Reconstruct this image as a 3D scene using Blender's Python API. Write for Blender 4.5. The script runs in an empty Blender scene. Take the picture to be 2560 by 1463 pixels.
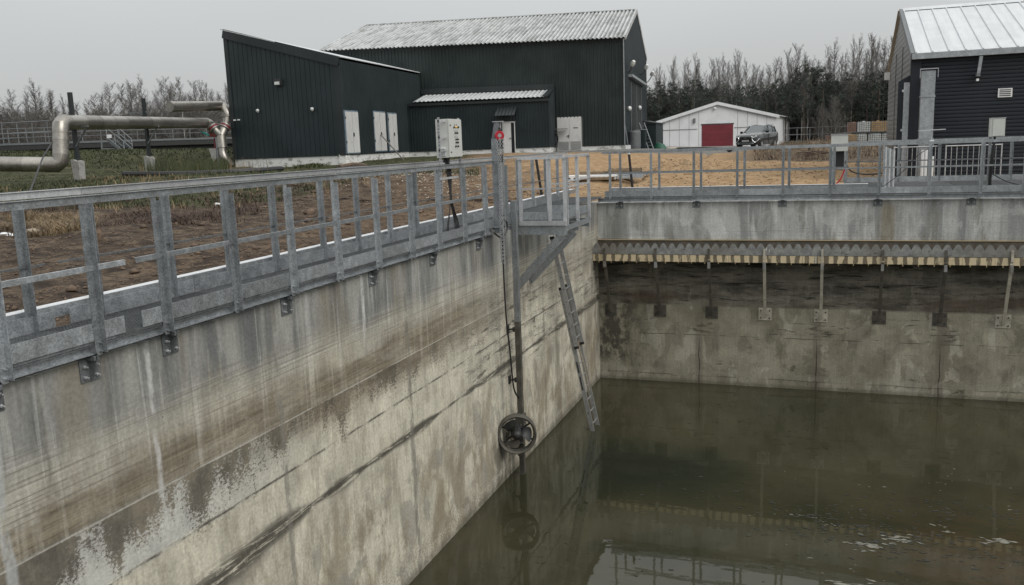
import bpy, math, random
from mathutils import Vector, Matrix, noise as mnoise
import numpy as np
random.seed(7); rng = np.random.default_rng(7)
S = bpy.context.scene
COL = S.collection
rad = math.radians

# ------------------------------------------------------------------ camera, sky, sun, exposure
F, PITCH, ROLL, YAW, HC = 2169.6, 0.1697, -0.0359, -0.3494, 1.35
FW = Vector((math.sin(YAW)*math.cos(PITCH), math.cos(YAW)*math.cos(PITCH), -math.sin(PITCH)))
R0 = Vector((math.cos(YAW), -math.sin(YAW), 0)); U0 = R0.cross(FW)
RT = math.cos(ROLL)*R0 + math.sin(ROLL)*U0
UP = math.cos(ROLL)*U0 - math.sin(ROLL)*R0
cam_d = bpy.data.cameras.new('camera'); cam = bpy.data.objects.new('camera', cam_d); COL.objects.link(cam)
cam.matrix_world = Matrix((( RT.x, UP.x, -FW.x, 0), (RT.y, UP.y, -FW.y, 0), (RT.z, UP.z, -FW.z, HC), (0, 0, 0, 1)))
cam_d.sensor_width = 36; cam_d.lens = F/2560*36; cam_d.clip_start = .05; cam_d.clip_end = 3000
S.camera = cam

world = bpy.data.worlds.new('World'); S.world = world; world.use_nodes = True
wn = world.node_tree; wn.nodes.clear()
def wnode(t, **k):
    n = wn.nodes.new(t)
    for a, b in k.items(): setattr(n, a, b)
    return n
sky = wnode('ShaderNodeTexSky', sky_type='NISHITA', sun_disc=False)
sky.sun_elevation = rad(42); sky.sun_rotation = rad(112); sky.air_density = 1; sky.dust_density = 4
tc = wnode('ShaderNodeTexCoord'); sx = wnode('ShaderNodeSeparateXYZ'); wn.links.new(tc.outputs['Generated'], sx.inputs[0])
mx = wnode('ShaderNodeMath', operation='MAXIMUM'); wn.links.new(sx.outputs['Z'], mx.inputs[0]); mx.inputs[1].default_value = 0
# overcast dome: brightness grows from horizon to zenith (1 + 2 sin h)
ma = wnode('ShaderNodeMath', operation='MULTIPLY_ADD'); wn.links.new(mx.outputs[0], ma.inputs[0]); ma.inputs[1].default_value = 2.2; ma.inputs[2].default_value = 1.0
cn = wnode('ShaderNodeTexNoise'); cn.inputs['Scale'].default_value = 1.3; cn.inputs['Detail'].default_value = 4
cmap = wnode('ShaderNodeMapping'); cmap.inputs['Scale'].default_value = (1, 1, 2.5)
wn.links.new(tc.outputs['Generated'], cmap.inputs[0]); wn.links.new(cmap.outputs[0], cn.inputs['Vector'])
cr = wnode('ShaderNodeMapRange'); wn.links.new(cn.outputs['Fac'], cr.inputs[0]); cr.inputs[1].default_value = .3; cr.inputs[2].default_value = .7; cr.inputs[3].default_value = .94; cr.inputs[4].default_value = 1.05
mm = wnode('ShaderNodeMath', operation='MULTIPLY'); wn.links.new(ma.outputs[0], mm.inputs[0]); wn.links.new(cr.outputs[0], mm.inputs[1])
bg1 = wnode('ShaderNodeBackground'); wn.links.new(sky.outputs[0], bg1.inputs[0]); bg1.inputs[1].default_value = .01
bg2 = wnode('ShaderNodeBackground'); bg2.inputs[0].default_value = (.44, .45, .449, 1); wn.links.new(mm.outputs[0], bg2.inputs[1])
ad = wnode('ShaderNodeAddShader'); wo = wnode('ShaderNodeOutputWorld')
wn.links.new(bg1.outputs[0], ad.inputs[0]); wn.links.new(bg2.outputs[0], ad.inputs[1]); wn.links.new(ad.outputs[0], wo.inputs[0])
sun_d = bpy.data.lights.new('sun', 'SUN'); sun_d.energy = 1.5; sun_d.angle = rad(40); sun_d.color = (1, .97, .93)
sun = bpy.data.objects.new('sun', sun_d); COL.objects.link(sun)
_e, _a = rad(42), rad(112)
sun.rotation_euler = Vector((-math.sin(_a)*math.cos(_e), -math.cos(_a)*math.cos(_e), -math.sin(_e))).to_track_quat('-Z', 'Y').to_euler()
S.view_settings.view_transform = 'Standard'; S.view_settings.look = 'None'
S.view_settings.exposure = 0.0; S.view_settings.gamma = 1; S.view_settings.use_curve_mapping = False
S.render.resolution_x = 1024; S.render.resolution_y = 585

# ------------------------------------------------------------------ surveying helpers (metres from image measurements)
CAM = Vector((0, 0, HC))
def ray(x, y): return FW + RT*((x-1280)/F) - UP*((y-731.5)/F)
def at(x, y, d): return CAM + ray(x, y)*d
def onplane(x, y, ax, c):
    r = ray(x, y); return CAM + r*((c-CAM[ax])/r[ax])
def proj(p):
    d = Vector(p)-CAM; a = d.dot(FW); return 1280+F*d.dot(RT)/a, 731.5-F*d.dot(UP)/a
def zat(X, Y, py):
    lo, hi = -10., 40.
    for _ in range(40):
        m = (lo+hi)/2
        if proj((X, Y, m))[1] > py: lo = m
        else: hi = m
    return lo

# ------------------------------------------------------------------ object helpers
def idp(o, label=None, cat=None, group=None, kind=None):
    for k, v in (('label', label), ('category', cat), ('group', group), ('kind', kind)):
        if v: o[k] = v
    return o
def thing(name, label, cat, loc=(0, 0, 0), rz=0, group=None):
    o = bpy.data.objects.new(name, None); COL.objects.link(o); o.location = loc; o.rotation_euler = (0, 0, rz)
    o.empty_display_size = .2
    return idp(o, label, cat, group)
def copy_tree(o, parent=None):
    c = o.copy(); COL.objects.link(c)
    if parent: c.parent = parent
    for ch in [x for x in o.children]: copy_tree(ch, c)
    return c
class MB:
    def __init__(s): s.v = []; s.f = []
    def add(s, vs, fs):
        n = len(s.v); s.v += [tuple(a) for a in vs]; s.f += [tuple(n+i for i in f) for f in fs]; return s
    def box(s, a, b):
        x0, x1 = sorted((a[0], b[0])); y0, y1 = sorted((a[1], b[1])); z0, z1 = sorted((a[2], b[2]))
        return s.add([(x0,y0,z0),(x1,y0,z0),(x1,y1,z0),(x0,y1,z0),(x0,y0,z1),(x1,y0,z1),(x1,y1,z1),(x0,y1,z1)],
                     [(0,3,2,1),(4,5,6,7),(0,1,5,4),(1,2,6,5),(2,3,7,6),(3,0,4,7)])
    def cb(s, c, d): return s.box([c[i]-d[i]/2 for i in range(3)], [c[i]+d[i]/2 for i in range(3)])
    def sweep(s, prof, p0, p1, up=(0, 0, 1)):
        """closed 2D profile (side, up) swept from p0 to p1"""
        p0, p1 = Vector(p0), Vector(p1); d = (p1-p0).normalized(); u = Vector(up)
        if abs(d.dot(u)) > .98: u = Vector((0, 1, 0))
        sd = d.cross(u).normalized(); u = sd.cross(d).normalized(); n = len(prof)
        vs = [p0+sd*a+u*b for a, b in prof]+[p1+sd*a+u*b for a, b in prof]
        fs = [(i, (i+1) % n, n+(i+1) % n, n+i) for i in range(n)]+[tuple(range(n))[::-1], tuple(range(n, 2*n))]
        return s.add(vs, fs)
    def bar(s, p0, p1, w, h, up=(0, 0, 1)): return s.sweep([(-w/2,-h/2),(w/2,-h/2),(w/2,h/2),(-w/2,h/2)], p0, p1, up)
    def tube(s, pts, r, n=8, cap=True):
        pts = [Vector(p) for p in pts]; m = len(pts); rr = r if isinstance(r, (list, tuple)) else [r]*m
        ref = None; vs = []
        for i, p in enumerate(pts):
            d = (pts[min(i+1, m-1)]-pts[max(i-1, 0)]).normalized()
            if ref is None: ref = Vector((0, 0, 1)) if abs(d.z) < .9 else Vector((1, 0, 0))
            a = (ref-d*ref.dot(d))
            if a.length < 1e-4: a = Vector((0, 1, 0))-d*d.y
            a.normalize(); ref = a; b = d.cross(a)
            vs += [p+(a*math.cos(2*math.pi*k/n)+b*math.sin(2*math.pi*k/n))*rr[i] for k in range(n)]
        fs = [(i*n+k, i*n+(k+1) % n, (i+1)*n+(k+1) % n, (i+1)*n+k) for i in range(m-1) for k in range(n)]
        if cap: fs += [tuple(range(n))[::-1], tuple(range((m-1)*n, m*n))]
        return s.add(vs, fs)
    def lathe(s, prof, c, axis, n=24):
        """prof [(r, h)] round axis"""
        ax = Vector(axis).normalized(); t = Vector((0, 0, 1)) if abs(ax.z) < .9 else Vector((1, 0, 0))
        a = ax.cross(t).normalized(); b = ax.cross(a); c = Vector(c); m = len(prof); vs = []
        for r_, h_ in prof: vs += [c+ax*h_+(a*math.cos(2*math.pi*k/n)+b*math.sin(2*math.pi*k/n))*r_ for k in range(n)]
        return s.add(vs, [(i*n+k, i*n+(k+1) % n, (i+1)*n+(k+1) % n, (i+1)*n+k) for i in range(m-1) for k in range(n)])
    def prism(s, poly, off):
        off = Vector(off); n = len(poly); P = [Vector(p) for p in poly]
        return s.add(P+[p+off for p in P], [tuple(range(n))[::-1], tuple(range(n, 2*n))]+[(i, (i+1) % n, n+(i+1) % n, n+i) for i in range(n)])
    def mesh(s, name, mats, smooth=False, off=(0, 0, 0)):
        me = bpy.data.meshes.new(name)
        me.from_pydata([(a[0]-off[0], a[1]-off[1], a[2]-off[2]) for a in s.v], [], s.f); me.update()
        for m in (mats if isinstance(mats, (list, tuple)) else [mats]): me.materials.append(m)
        if smooth:
            me.polygons.foreach_set('use_smooth', [True]*len(me.polygons))
            try: me.set_sharp_from_angle(angle=rad(40))
            except Exception: pass
        return me
    def part(s, name, mat, parent, world=True, smooth=False, label=None, root=None, kind=None):
        off = (root or parent).location if world else (0, 0, 0)
        if world and parent.parent is not None: off = (parent.parent).location
        o = bpy.data.objects.new(name, s.mesh(name, mat, smooth, off)); COL.objects.link(o); o.parent = parent
        return idp(o, label, kind=kind)
    def top(s, name, mat, label=None, cat=None, group=None, kind=None, smooth=False, loc=(0, 0, 0)):
        o = bpy.data.objects.new(name, s.mesh(name, mat, smooth, loc)); COL.objects.link(o); o.location = loc
        return idp(o, label, cat, group, kind)
def npmesh(name, V, Fc, mats, fm=None):
    """fast mesh from numpy, Fc (n,3) or (n,4)"""
    me = bpy.data.meshes.new(name); V = np.asarray(V, np.float32); Fc = np.asarray(Fc, np.int32); k = Fc.shape[1]
    me.vertices.add(len(V)); me.vertices.foreach_set('co', V.ravel())
    me.loops.add(Fc.size); me.loops.foreach_set('vertex_index', Fc.ravel())
    me.polygons.add(len(Fc)); me.polygons.foreach_set('loop_start', np.arange(0, Fc.size, k, dtype=np.int32))
    for m in (mats if isinstance(mats, (list, tuple)) else [mats]): me.materials.append(m)
    if fm is not None: me.polygons.foreach_set('material_index', np.asarray(fm, np.int32))
    me.update(calc_edges=True); me.validate()
    return me
def linkmesh(name, me, parent=None, **k):
    o = bpy.data.objects.new(name, me); COL.objects.link(o)
    if parent: o.parent = parent
    return idp(o, **k)

# ------------------------------------------------------------------ node language
class Sk:
    def __init__(s, g, k): s.g = g; s.k = k
    def __add__(s, o): return s.g.m('ADD', s, o)
    __radd__ = __add__
    def __sub__(s, o): return s.g.m('SUBTRACT', s, o)
    def __rsub__(s, o): return s.g.m('SUBTRACT', o, s)
    def __mul__(s, o): return s.g.m('MULTIPLY', s, o)
    __rmul__ = __mul__
    def __pow__(s, o): return s.g.m('POWER', s, o)
class NG:
    def __init__(s, name):
        s.mat = bpy.data.materials.new(name); s.mat.use_nodes = True; s.t = s.mat.node_tree; s.t.nodes.clear()
        s.out = s.t.nodes.new('ShaderNodeOutputMaterial'); s.b = s.t.nodes.new('ShaderNodeBsdfPrincipled')
        s.t.links.new(s.b.outputs[0], s.out.inputs[0])
    def put(s, inp, v):
        if isinstance(v, Sk): s.t.links.new(v.k, inp)
        elif isinstance(v, (tuple, list)) and len(v) == 3 and inp.type == 'RGBA': inp.default_value = (*v, 1)
        else: inp.default_value = v
    def m(s, op, a, b=0., c=None):
        n = s.t.nodes.new('ShaderNodeMath'); n.operation = op; s.put(n.inputs[0], a); s.put(n.inputs[1], b)
        if c is not None: s.put(n.inputs[2], c)
        return Sk(s, n.outputs[0])
    def pos(s, obj=False):
        if obj: n = s.t.nodes.new('ShaderNodeTexCoord'); o = n.outputs['Object']
        else: n = s.t.nodes.new('ShaderNodeNewGeometry'); o = n.outputs['Position']
        q = s.t.nodes.new('ShaderNodeSeparateXYZ'); s.t.links.new(o, q.inputs[0])
        return Sk(s, q.outputs[0]), Sk(s, q.outputs[1]), Sk(s, q.outputs[2])
    def vec(s, a, b, c=0.):
        n = s.t.nodes.new('ShaderNodeCombineXYZ'); s.put(n.inputs[0], a); s.put(n.inputs[1], b); s.put(n.inputs[2], c); return Sk(s, n.outputs[0])
    def noise(s, v, sc=1., det=3., rough=.55, dist=0.):
        n = s.t.nodes.new('ShaderNodeTexNoise'); s.put(n.inputs['Vector'], v); n.inputs['Scale'].default_value = sc
        n.inputs['Detail'].default_value = det; n.inputs['Roughness'].default_value = rough; n.inputs['Distortion'].default_value = dist
        return Sk(s, n.outputs['Fac'])
    def voro(s, v, sc=1., out='Color', feat='F1'):
        n = s.t.nodes.new('ShaderNodeTexVoronoi'); n.feature = feat; s.put(n.inputs['Vector'], v); n.inputs['Scale'].default_value = sc
        return Sk(s, n.outputs[out])
    def sm(s, x, a, b, lo=0., hi=1.):
        n = s.t.nodes.new('ShaderNodeMapRange'); n.interpolation_type = 'SMOOTHSTEP'; s.put(n.inputs[0], x)
        for i, q in zip((1, 2, 3, 4), (a, b, lo, hi)): s.put(n.inputs[i], q)
        return Sk(s, n.outputs[0])
    def band(s, x, a, b, soft):   # 1 inside [a,b]
        return s.sm(x, a-soft, a+soft)*s.sm(x, b-soft, b+soft, 1., 0.)
    def mix(s, a, b, f, blend='MIX'):
        n = s.t.nodes.new('ShaderNodeMix'); n.data_type = 'RGBA'; n.blend_type = blend
        s.put(n.inputs[0], f); s.put(n.inputs[6], a); s.put(n.inputs[7], b); return Sk(s, n.outputs[2])
    def bump(s, h, st=.3, d=.01):
        n = s.t.nodes.new('ShaderNodeBump'); s.put(n.inputs['Height'], h); n.inputs['Strength'].default_value = st; n.inputs['Distance'].default_value = d
        s.t.links.new(n.outputs[0], s.b.inputs['Normal'])
    def set(s, **k):
        for a, v in k.items():
            s.put(s.b.inputs[{'col': 'Base Color', 'ro': 'Roughness', 'me': 'Metallic', 'ior': 'IOR', 'spec': 'Specular IOR Level', 'tr': 'Transmission Weight', 'al': 'Alpha', 'coat': 'Coat Weight', 'em': 'Emission Color', 'es': 'Emission Strength'}[a]], v)
        return s.mat
MAT = {}
def simple(name, col, ro=.6, me=0., var=.15, sc=3., obj=True, dirt=0., dirtcol=(.12, .1, .08), coat=0., spec=.5):
    g = NG(name); x, y, z = g.pos(obj); v = g.vec(x, y, z)
    n = g.noise(v, sc, 5, .65)
    c = g.mix(tuple(max(0, q*(1-var)) for q in col), tuple(q*(1+var) for q in col), g.sm(n, .3, .7))
    if dirt: c = g.mix(c, dirtcol, g.sm(g.noise(v, sc*2.3, 6, .75), .48, .68)*dirt)
    g.set(col=c, ro=g.sm(n, .2, .8, ro*.85, min(1, ro*1.15)), me=me, coat=coat, spec=spec); MAT[name] = g.mat
    return g.mat

def galv(name, base=.36, contrast=.25, ro=.42, me=.6, tint=(.94, 1.0, 1.04)):
    g = NG(name); x, y, z = g.pos(); v = g.vec(x, y, z)
    sp = g.voro(g.vec(x, y, z*1.), 85.); n = g.noise(v, 8., 6, .72); n2 = g.noise(g.vec(x*6, y*6, z*1.2), 2., 4, .6)
    t = g.sm(sp, .0, 1., 1-contrast, 1+contrast)*g.sm(n, .3, .7, 1-contrast*.6, 1+contrast*.6)*g.sm(n2, .3, .7, .93, 1.07)
    oi = g.t.nodes.new('ShaderNodeObjectInfo'); t = t*g.sm(Sk(g, oi.outputs['Random']), -.2, 1.2, .8, 1.2)
    cc = g.t.nodes.new('ShaderNodeCombineColor')
    for i in range(3): g.put(cc.inputs[i], t*(base*tint[i]))
    col = Sk(g, cc.outputs[0])
    col = g.mix(col, (.2, .19, .17), g.sm(g.noise(v, 9., 6, .8), .56, .75)*.45)
    g.set(col=col, ro=g.sm(n, .3, .7, ro-.08, ro+.12), me=me); g.bump(n, .08, .01); MAT[name] = g.mat
    return g.mat
galv('galvanised_steel'); galv('galvanised_bright', .52, .12, .42, .45, (.98, 1, 1.02)); galv('galvanised_dark', .17, .25, .55, .4)
galv('pipe_cladding', .3, .2, .36, .85, (1.06, 1.0, .9))
simple('concrete_plain', (.33, .325, .31), .9, sc=2, dirt=.5)
simple('white_plastic', (.72, .73, .73), .45, var=.04)
simple('white_cap', (.6, .61, .62), .5, var=.05, dirt=.15)
simple('cabinet_paint', (.52, .53, .5), .5, var=.05, sc=1.5, dirt=.12)
simple('black_rubber', (.015, .015, .016), .55, var=.2)
simple('black_iron', (.035, .037, .038), .5, .3, var=.3, sc=9, dirt=.35, dirtcol=(.11, .095, .07))
simple('muddy_steel', (.085, .08, .066), .7, .2, var=.35, sc=6, dirt=.6, dirtcol=(.06, .05, .035))
simple('red_paint', (.38, .012, .025), .4, var=.1)
simple('rust_red', (.16, .02, .02), .5, var=.2)
simple('aluminium', (.36, .365, .365), .42, .55, var=.12, sc=8, dirt=.3)
simple('dark_glass', (.02, .024, .026), .08, var=.1)
simple('green_plastic', (.008, .07, .04), .5)
simple('teal_plastic', (.02, .22, .2), .5)
simple('orange_sand_wood', (.2, .145, .09), .8, var=.25, sc=5, dirt=.3)
simple('rope_fibre', (.26, .25, .21), .9, var=.4, sc=40)
simple('bark_birch', (.16, .15, .14), .9, var=.4, sc=1.5)
simple('bark_pale', (.36, .35, .33), .9, var=.3, sc=2)
simple('twig', (.13, .12, .11), .9, var=.3, sc=.6)
simple('bark_pine', (.07, .052, .04), .95, var=.3)
simple('needles', (.034, .043, .034), .8, var=.5, sc=.5)  # needle colour lightened in place of air haze
simple('dry_stems', (.2, .145, .08), .9, var=.5, sc=.8)
simple('brown_stems', (.075, .05, .038), .9, var=.4, sc=.8)
simple('green_blades', (.045, .055, .02), .8, var=.5, sc=.5)
simple('clod', (.115, .08, .055), .95, var=.45, sc=5)
simple('pale_stone', (.36, .32, .26), .9, var=.35, sc=5)
simple('orange_lamp', (.9, .5, .05), .4)
simple('tree_dark_mass', (.062, .06, .054), .95, var=.4, sc=.4)  # lighter base colour stands in for haze over the far wood
simple('road_grit', (.15, .145, .14), .95, var=.2, sc=1.2, dirt=.3, obj=False)
simple('yellow_grp', (.42, .33, .19), .6, var=.1)
M = MAT

# ------------------------------------------------------------------ concrete
def concrete(name, axis, kind):
    g = NG(name); x, y, z = g.pos(); u = y if axis == 'y' else x; v = z
    V = lambda a, b, c=0.: g.vec(u*a, v*b, c)
    fine = g.noise(V(1, 1), 26., 5, .7); med = g.noise(V(1, 1, 3.), 2.2, 6, .65); big = g.noise(V(.6, .8, 7.), 1., 3, .5)
    vs1 = g.noise(V(2.3, .3, 1.), 1., 5, .62, .35); vs2 = g.noise(V(9., .35, 2.), 1., 3, .6, .4); vs3 = g.noise(V(22., .9, 5.), 1., 3, .6)
    hl = g.noise(V(.35, 42., 4.), 1., 3, .6); hl2 = g.noise(V(.5, 16., 6.), 1., 4, .65)
    speck = g.noise(V(1, 1.5, 9.), 24., 6, .8)
    if kind == 'left':
        c = g.mix((.138, .142, .138), (.29, .287, .262), g.sm(vs1, .38, .6))
        c = g.mix(c, (.39, .39, .365), g.sm(vs2, .54, .68)*.7)
        c = g.mix(c, (.2, .178, .135), g.sm(g.noise(V(1.6, .3, 12.), 1., 4), .5, .64)*.65)
        # lower, warmer lime-coated part
        low = g.sm(v+(med-.5)*.45, -.7, -1.25, 0., .7)+g.sm(v+(med-.5)*.3, -1.5, -1.9, 0., .3)
        beige = g.mix((.41, .385, .31), (.62, .585, .475), g.sm(g.noise(V(1.6, .9, 20.), 1., 6, .7), .34, .64))
        beige = g.mix(beige, (.68, .65, .56), g.sm(vs2, .56, .72)*.35)
        beige = g.mix(beige, (.27, .235, .17), g.sm(g.noise(V(1.5, .35, 21.), 1., 6, .7, .4), .48, .62)*g.sm(v, -2.3, -3.4)*.75)
        beige = g.mix(beige, (.33, .3, .235), g.sm(g.noise(V(5., 1.6, 22.), 1., 6, .75, .3), .5, .6)*.5)
        c = g.mix(c, beige, low*.92)
        # wiped horizontal striation
        st = g.band(v, -1.72, -.78, .12)
        c = g.mix(c, (.15, .132, .105), g.sm(hl*.7+g.noise(V(1.2, 90., 5.), 1., 3, .6)*.3, .52, .62)*st*.65); c = g.mix(c, (.55, .53, .47), g.sm(hl, .44, .32)*st*.35)
        # brown scum band
        bb = g.band(v+(g.noise(V(.7, 1, 30.), 1., 4)-.5)*.5+(speck-.5)*.14+(vs2-.5)*.25, -1.92, -1.22, .2)*g.sm(g.noise(V(.35, .6, 31.), 1., 4, .6)+g.sm(v, -1.3, -1.6)*.22, .3, .5)
        c = g.mix(c, g.mix((.105, .086, .058), (.225, .19, .135), g.sm(hl2*.5+hl*.5, .4, .6)), bb*g.sm(u, 15.5, 12., .35, 1.)*g.sm(vs2, .68, .5, .7, 1.)*g.sm(g.noise(V(.9, 3.5, 33.), 1., 6, .72), .34, .56, .45, .92))
        # flaking drips below the day joint
        fr = g.sm(v, -2.35, -1.66)*g.sm(v, -1.64, -1.69)
        dr = g.noise(V(3.0, .9, 40.), 1., 7, .68, .6)
        patch = g.noise(V(1.5, .7, 41.), 1., 4, .6)
        dk = g.sm(dr*.5+speck*.7+fr*.17-g.sm(u, 5.2, 7.)*.05+(patch-.5)*.5, .645, .70)*g.sm(v, -2.5, -2.2)*g.sm(v, -1.62, -1.68)*g.sm(u, 14., 10.5, .3, 1.)
        c = g.mix(c, (.47, .475, .45), g.band(v, -2.25, -1.67, .05)*g.sm(u, 9., 6., .0, .75))
        c = g.mix(c, g.mix((.09, .078, .06), (.17, .145, .105), g.sm(med, .35, .65)), dk*.9)
        # three day joints
        wob = (g.noise(V(.7, 0., 50.), 1.)-.5)*.035
        c = g.mix(c, (.5, .48, .43), g.band(v+wob, -1.672, -1.66, .008)*g.sm(g.noise(V(1.2, 0, 51.), 1.), .35, .5)*.8)
        c = g.mix(c, (.05, .045, .038), g.band(v+wob+(speck-.5)*.04, -2.27, -2.243, .012)*g.sm(g.noise(V(2.5, 9., 52.), 1., 5, .75), .4, .55)*.9)
        th = g.noise(V(.45, .4, 53.), 1., 2)
        w3 = g.sm(th, .4, .7, .02, .17)+g.band(u, 5.4, 7.6, .6)*.2
        d3 = g.m('ABSOLUTE', v+2.83+wob*1.5+g.band(u, 5.0, 7.2, .6)*.09)
        sm3 = g.sm(d3, w3, w3*.2)*g.sm(g.noise(V(1.6, 14., 54.), 1., 6, .75, .6)+fine*.25, .5, .64)
        c = g.mix(c, (.05, .046, .038), sm3*.92)
        # far, speckled part with black tar-like wipes
        far = g.sm(u, 11.5, 15.)
        zf = g.band(v+(g.noise(V(.4, 0, 60.), 1.)-.5)*.6, -2.9, -1.2, .25)
        c = g.mix(c, (.085, .078, .066), g.sm(speck*.6+g.noise(V(1.2, 8., 61.), 1., 5, .7)*.5, .56, .63)*zf*far*.8)
        c = g.mix(c, (.06, .055, .045), g.sm(g.noise(V(1.0, 5.5, 62.), 1., 5, .7, .5), .57, .64)*g.band(v, -3.1, -1.6, .3)*g.sm(u, 12., 14.5)*.85)
        c = g.mix(c, (.07, .06, .045), g.sm(g.noise(V(2.2, 1.2, 63.), 1., 6, .7, .4), .4, .56)*g.band(u, 14.3, 15.6, .4)*g.sm(v, -3.7, -4.2)*.8)
        # blotches on the lime coat
        bl = g.sm(g.noise(V(1.3, .95, 70.), 1.6, 4, .55, .4), .55, .585)*g.sm(v, -2.9, -3.2)
        c = g.mix(c, (.29, .275, .23), bl*.7)
        c = g.mix(c, (.24, .2, .14), g.sm(g.noise(V(1.1, .6, 71.), 1., 6, .75, .5), .48, .62)*g.sm(v, -2.6, -4.0)*.75)
        c = g.mix(c, (.15, .135, .105), g.sm(speck, .58, .68)*g.sm(v, -2.7, -3.4)*g.sm(g.noise(V(1, 1, 72.), 1.5), .45, .6)*.6)
        # formwork joints: vertical bands and white lime runs
        for uj, w, colr, k, z0 in ((4.42, .05, (.4, .41, .4), .8, -3.5), (6.02, .03, (.52, .52, .5), .7, -1.8), (9.9, .035, (.55, .55, .53), .75, -1.1), (7.93, .045, (.19, .18, .155), .7, -9), (11.1, .06, (.17, .16, .135), .7, -9), (4.86, .012, (.13, .12, .1), .7, -2.4), (14.9, .05, (.2, .19, .17), .5, -9), (17.6, .05, (.16, .15, .13), .5, -9)):
            w_ = (g.noise(V(0., 3.2, 80.+uj), 1., 4)-.5)*.09
            c = g.mix(c, colr, g.band(u+w_, uj-w, uj+w, .02)*g.sm(v, z0-.3, z0+.3)*g.sm(g.noise(V(9., 2.6, 81.), 1., 4, .6), .35, .55)*k)
        c = g.mix(c, (.1, .09, .075), g.band(u+(g.noise(V(0., 5., 83.), 1., 4)-.5)*.12, 4.28, 4.295, .007)*.8)
        c = g.mix(c, (.55, .55, .53), g.sm(g.noise(V(14., .7, 84.), 1., 4, .6), .67, .74)*g.sm(v, -1.5, -.5)*.6)
        # far corner: brown wash
        c = g.mix(c, (.14, .125, .1), g.sm(u, 19.5, 22.4)*g.sm(g.noise(V(1.5, .5, 85.), 1., 4), .4, .6)*g.sm(v, -.9, -1.6)*.75)
        damp = g.sm(v+(med-.5)*.12, -4.88, -5.02)*.6
        c = g.mix(c, (.5, .47, .39), g.band(v+(g.noise(V(1.5, 0, 86.), 1., 3)-.5)*.06, -4.86, -4.78, .03)*g.sm(fine, .4, .6)*.5)
        c = g.mix(c, (.1, .09, .07), g.sm(speck+g.sm(v, -4.3, -4.75)*.1, .6, .7)*g.sm(v, -4.2, -4.5)*.6)
    else:
        # back wall: dull grey top, stained dark belt under the weir, olive bottom
        c = g.mix((.26, .265, .255), (.42, .425, .405), g.sm(vs1, .38, .6)); c = g.mix(c, (.54, .545, .52), g.sm(vs2, .54, .68)*.6); c = g.mix(c, (.6, .605, .58), g.sm(g.noise(V(1.6, .7, 89.), 1., 4, .5, .8), .54, .64)*.55); c = g.mix(c, (.2, .19, .16), g.sm(g.noise(V(2.6, .5, 88.), 1., 4, .6), .56, .66)*.6)
        c = g.mix(c, (.17, .165, .15), g.sm(hl, .56, .66)*g.sm(v, -.55, -.95)*.5)
        for uj, w, colr, k in ((1.42, .16, (.2, .165, .1), .6), (3.0, .1, (.17, .175, .175), .6), (-3.05, .12, (.2, .195, .18), .5), (-5.2, .3, (.14, .14, .12), .4)):
            c = g.mix(c, colr, g.band(u+(g.noise(V(0, 2., 90.), 1.)-.5)*.1, uj-w, uj+w, .07)*g.sm(v, -.2, -.5)*k)
        c = g.mix(c, (.46, .46, .44), g.sm(g.noise(V(1.3, 1.1, 91.), 1.6, 3, .5, .5), .6, .62)*.35)
        dark = g.mix((.075, .07, .055), (.2, .185, .15), g.sm(g.noise(V(.8, 3., 92.), 1., 6, .7), .36, .64))
        dark = g.mix(dark, (.27, .25, .205), g.sm(g.noise(V(2.2, .8, 93.), 1., 5, .65), .52, .68)*.6)
        dark = g.mix(dark, (.02, .019, .016), g.sm(g.noise(V(.9, 9., 94.), 1., 7, .78, .6)+g.sm(v, -2.1, -1.75)*.08, .54, .62)*.9)
        dark = g.mix(dark, (.075, .052, .035), g.band(v, -2.95, -2.6, .15)*g.sm(g.noise(V(.5, 1., 95.), 1.), .42, .58)*.7)
        low = g.mix((.2, .184, .135), (.315, .296, .23), g.sm(g.noise(V(.9, .8, 96.), 1., 6, .65), .36, .64))
        low = g.mix(low, (.43, .41, .345), g.sm(g.noise(V(1.5, .7, 97.), 1.3, 4, .55, .6), .575, .6)*.45); low = g.mix(low, (.11, .1, .075), g.sm(g.noise(V(1.2, .7, 96.5), 1., 7, .72, .5), .54, .64)*.6); low = g.mix(low, (.05, .045, .035), g.sm(g.noise(V(2.6, 5., 95.5), 1., 7, .8, .5), .58, .64)*g.sm(v, -4.1, -4.6)*.75)
        low = g.mix(low, (.13, .11, .09), g.sm(g.noise(V(1.6, 1.0, 98.), 1.3, 2, .4), .6, .63)*.35)
        low = g.mix(low, (.035, .032, .026), g.sm(g.noise(V(.8, 9., 99.), 1., 6, .75, .5), .6, .64)*g.band(v, -4.0, -3.1, .3)*.8)
        low = g.mix(low, (.055, .05, .04), g.band(v+(g.noise(V(1., 0, 100.), 1., 3)-.5)*.06, -3.765, -3.745, .008)*g.sm(g.noise(V(1.1, 0, 101.), 1.), .45, .55)*.8)
        low = g.mix(low, (.05, .048, .038), g.sm(u, -3.9, -5.2)*g.sm(g.noise(V(2., 1.3, 102.), 1., 7, .75), .42, .55)*g.sm(v, -4.9, -4.3)*.9)
        lowm = g.sm(v+(g.noise(V(.6, 0, 103.), 1., 3)-.5)*.12, -2.93, -3.02)
        belt = g.mix(dark, low, lowm)
        c = g.mix(c, belt, g.sm(v, -1.2, -1.3))
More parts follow.
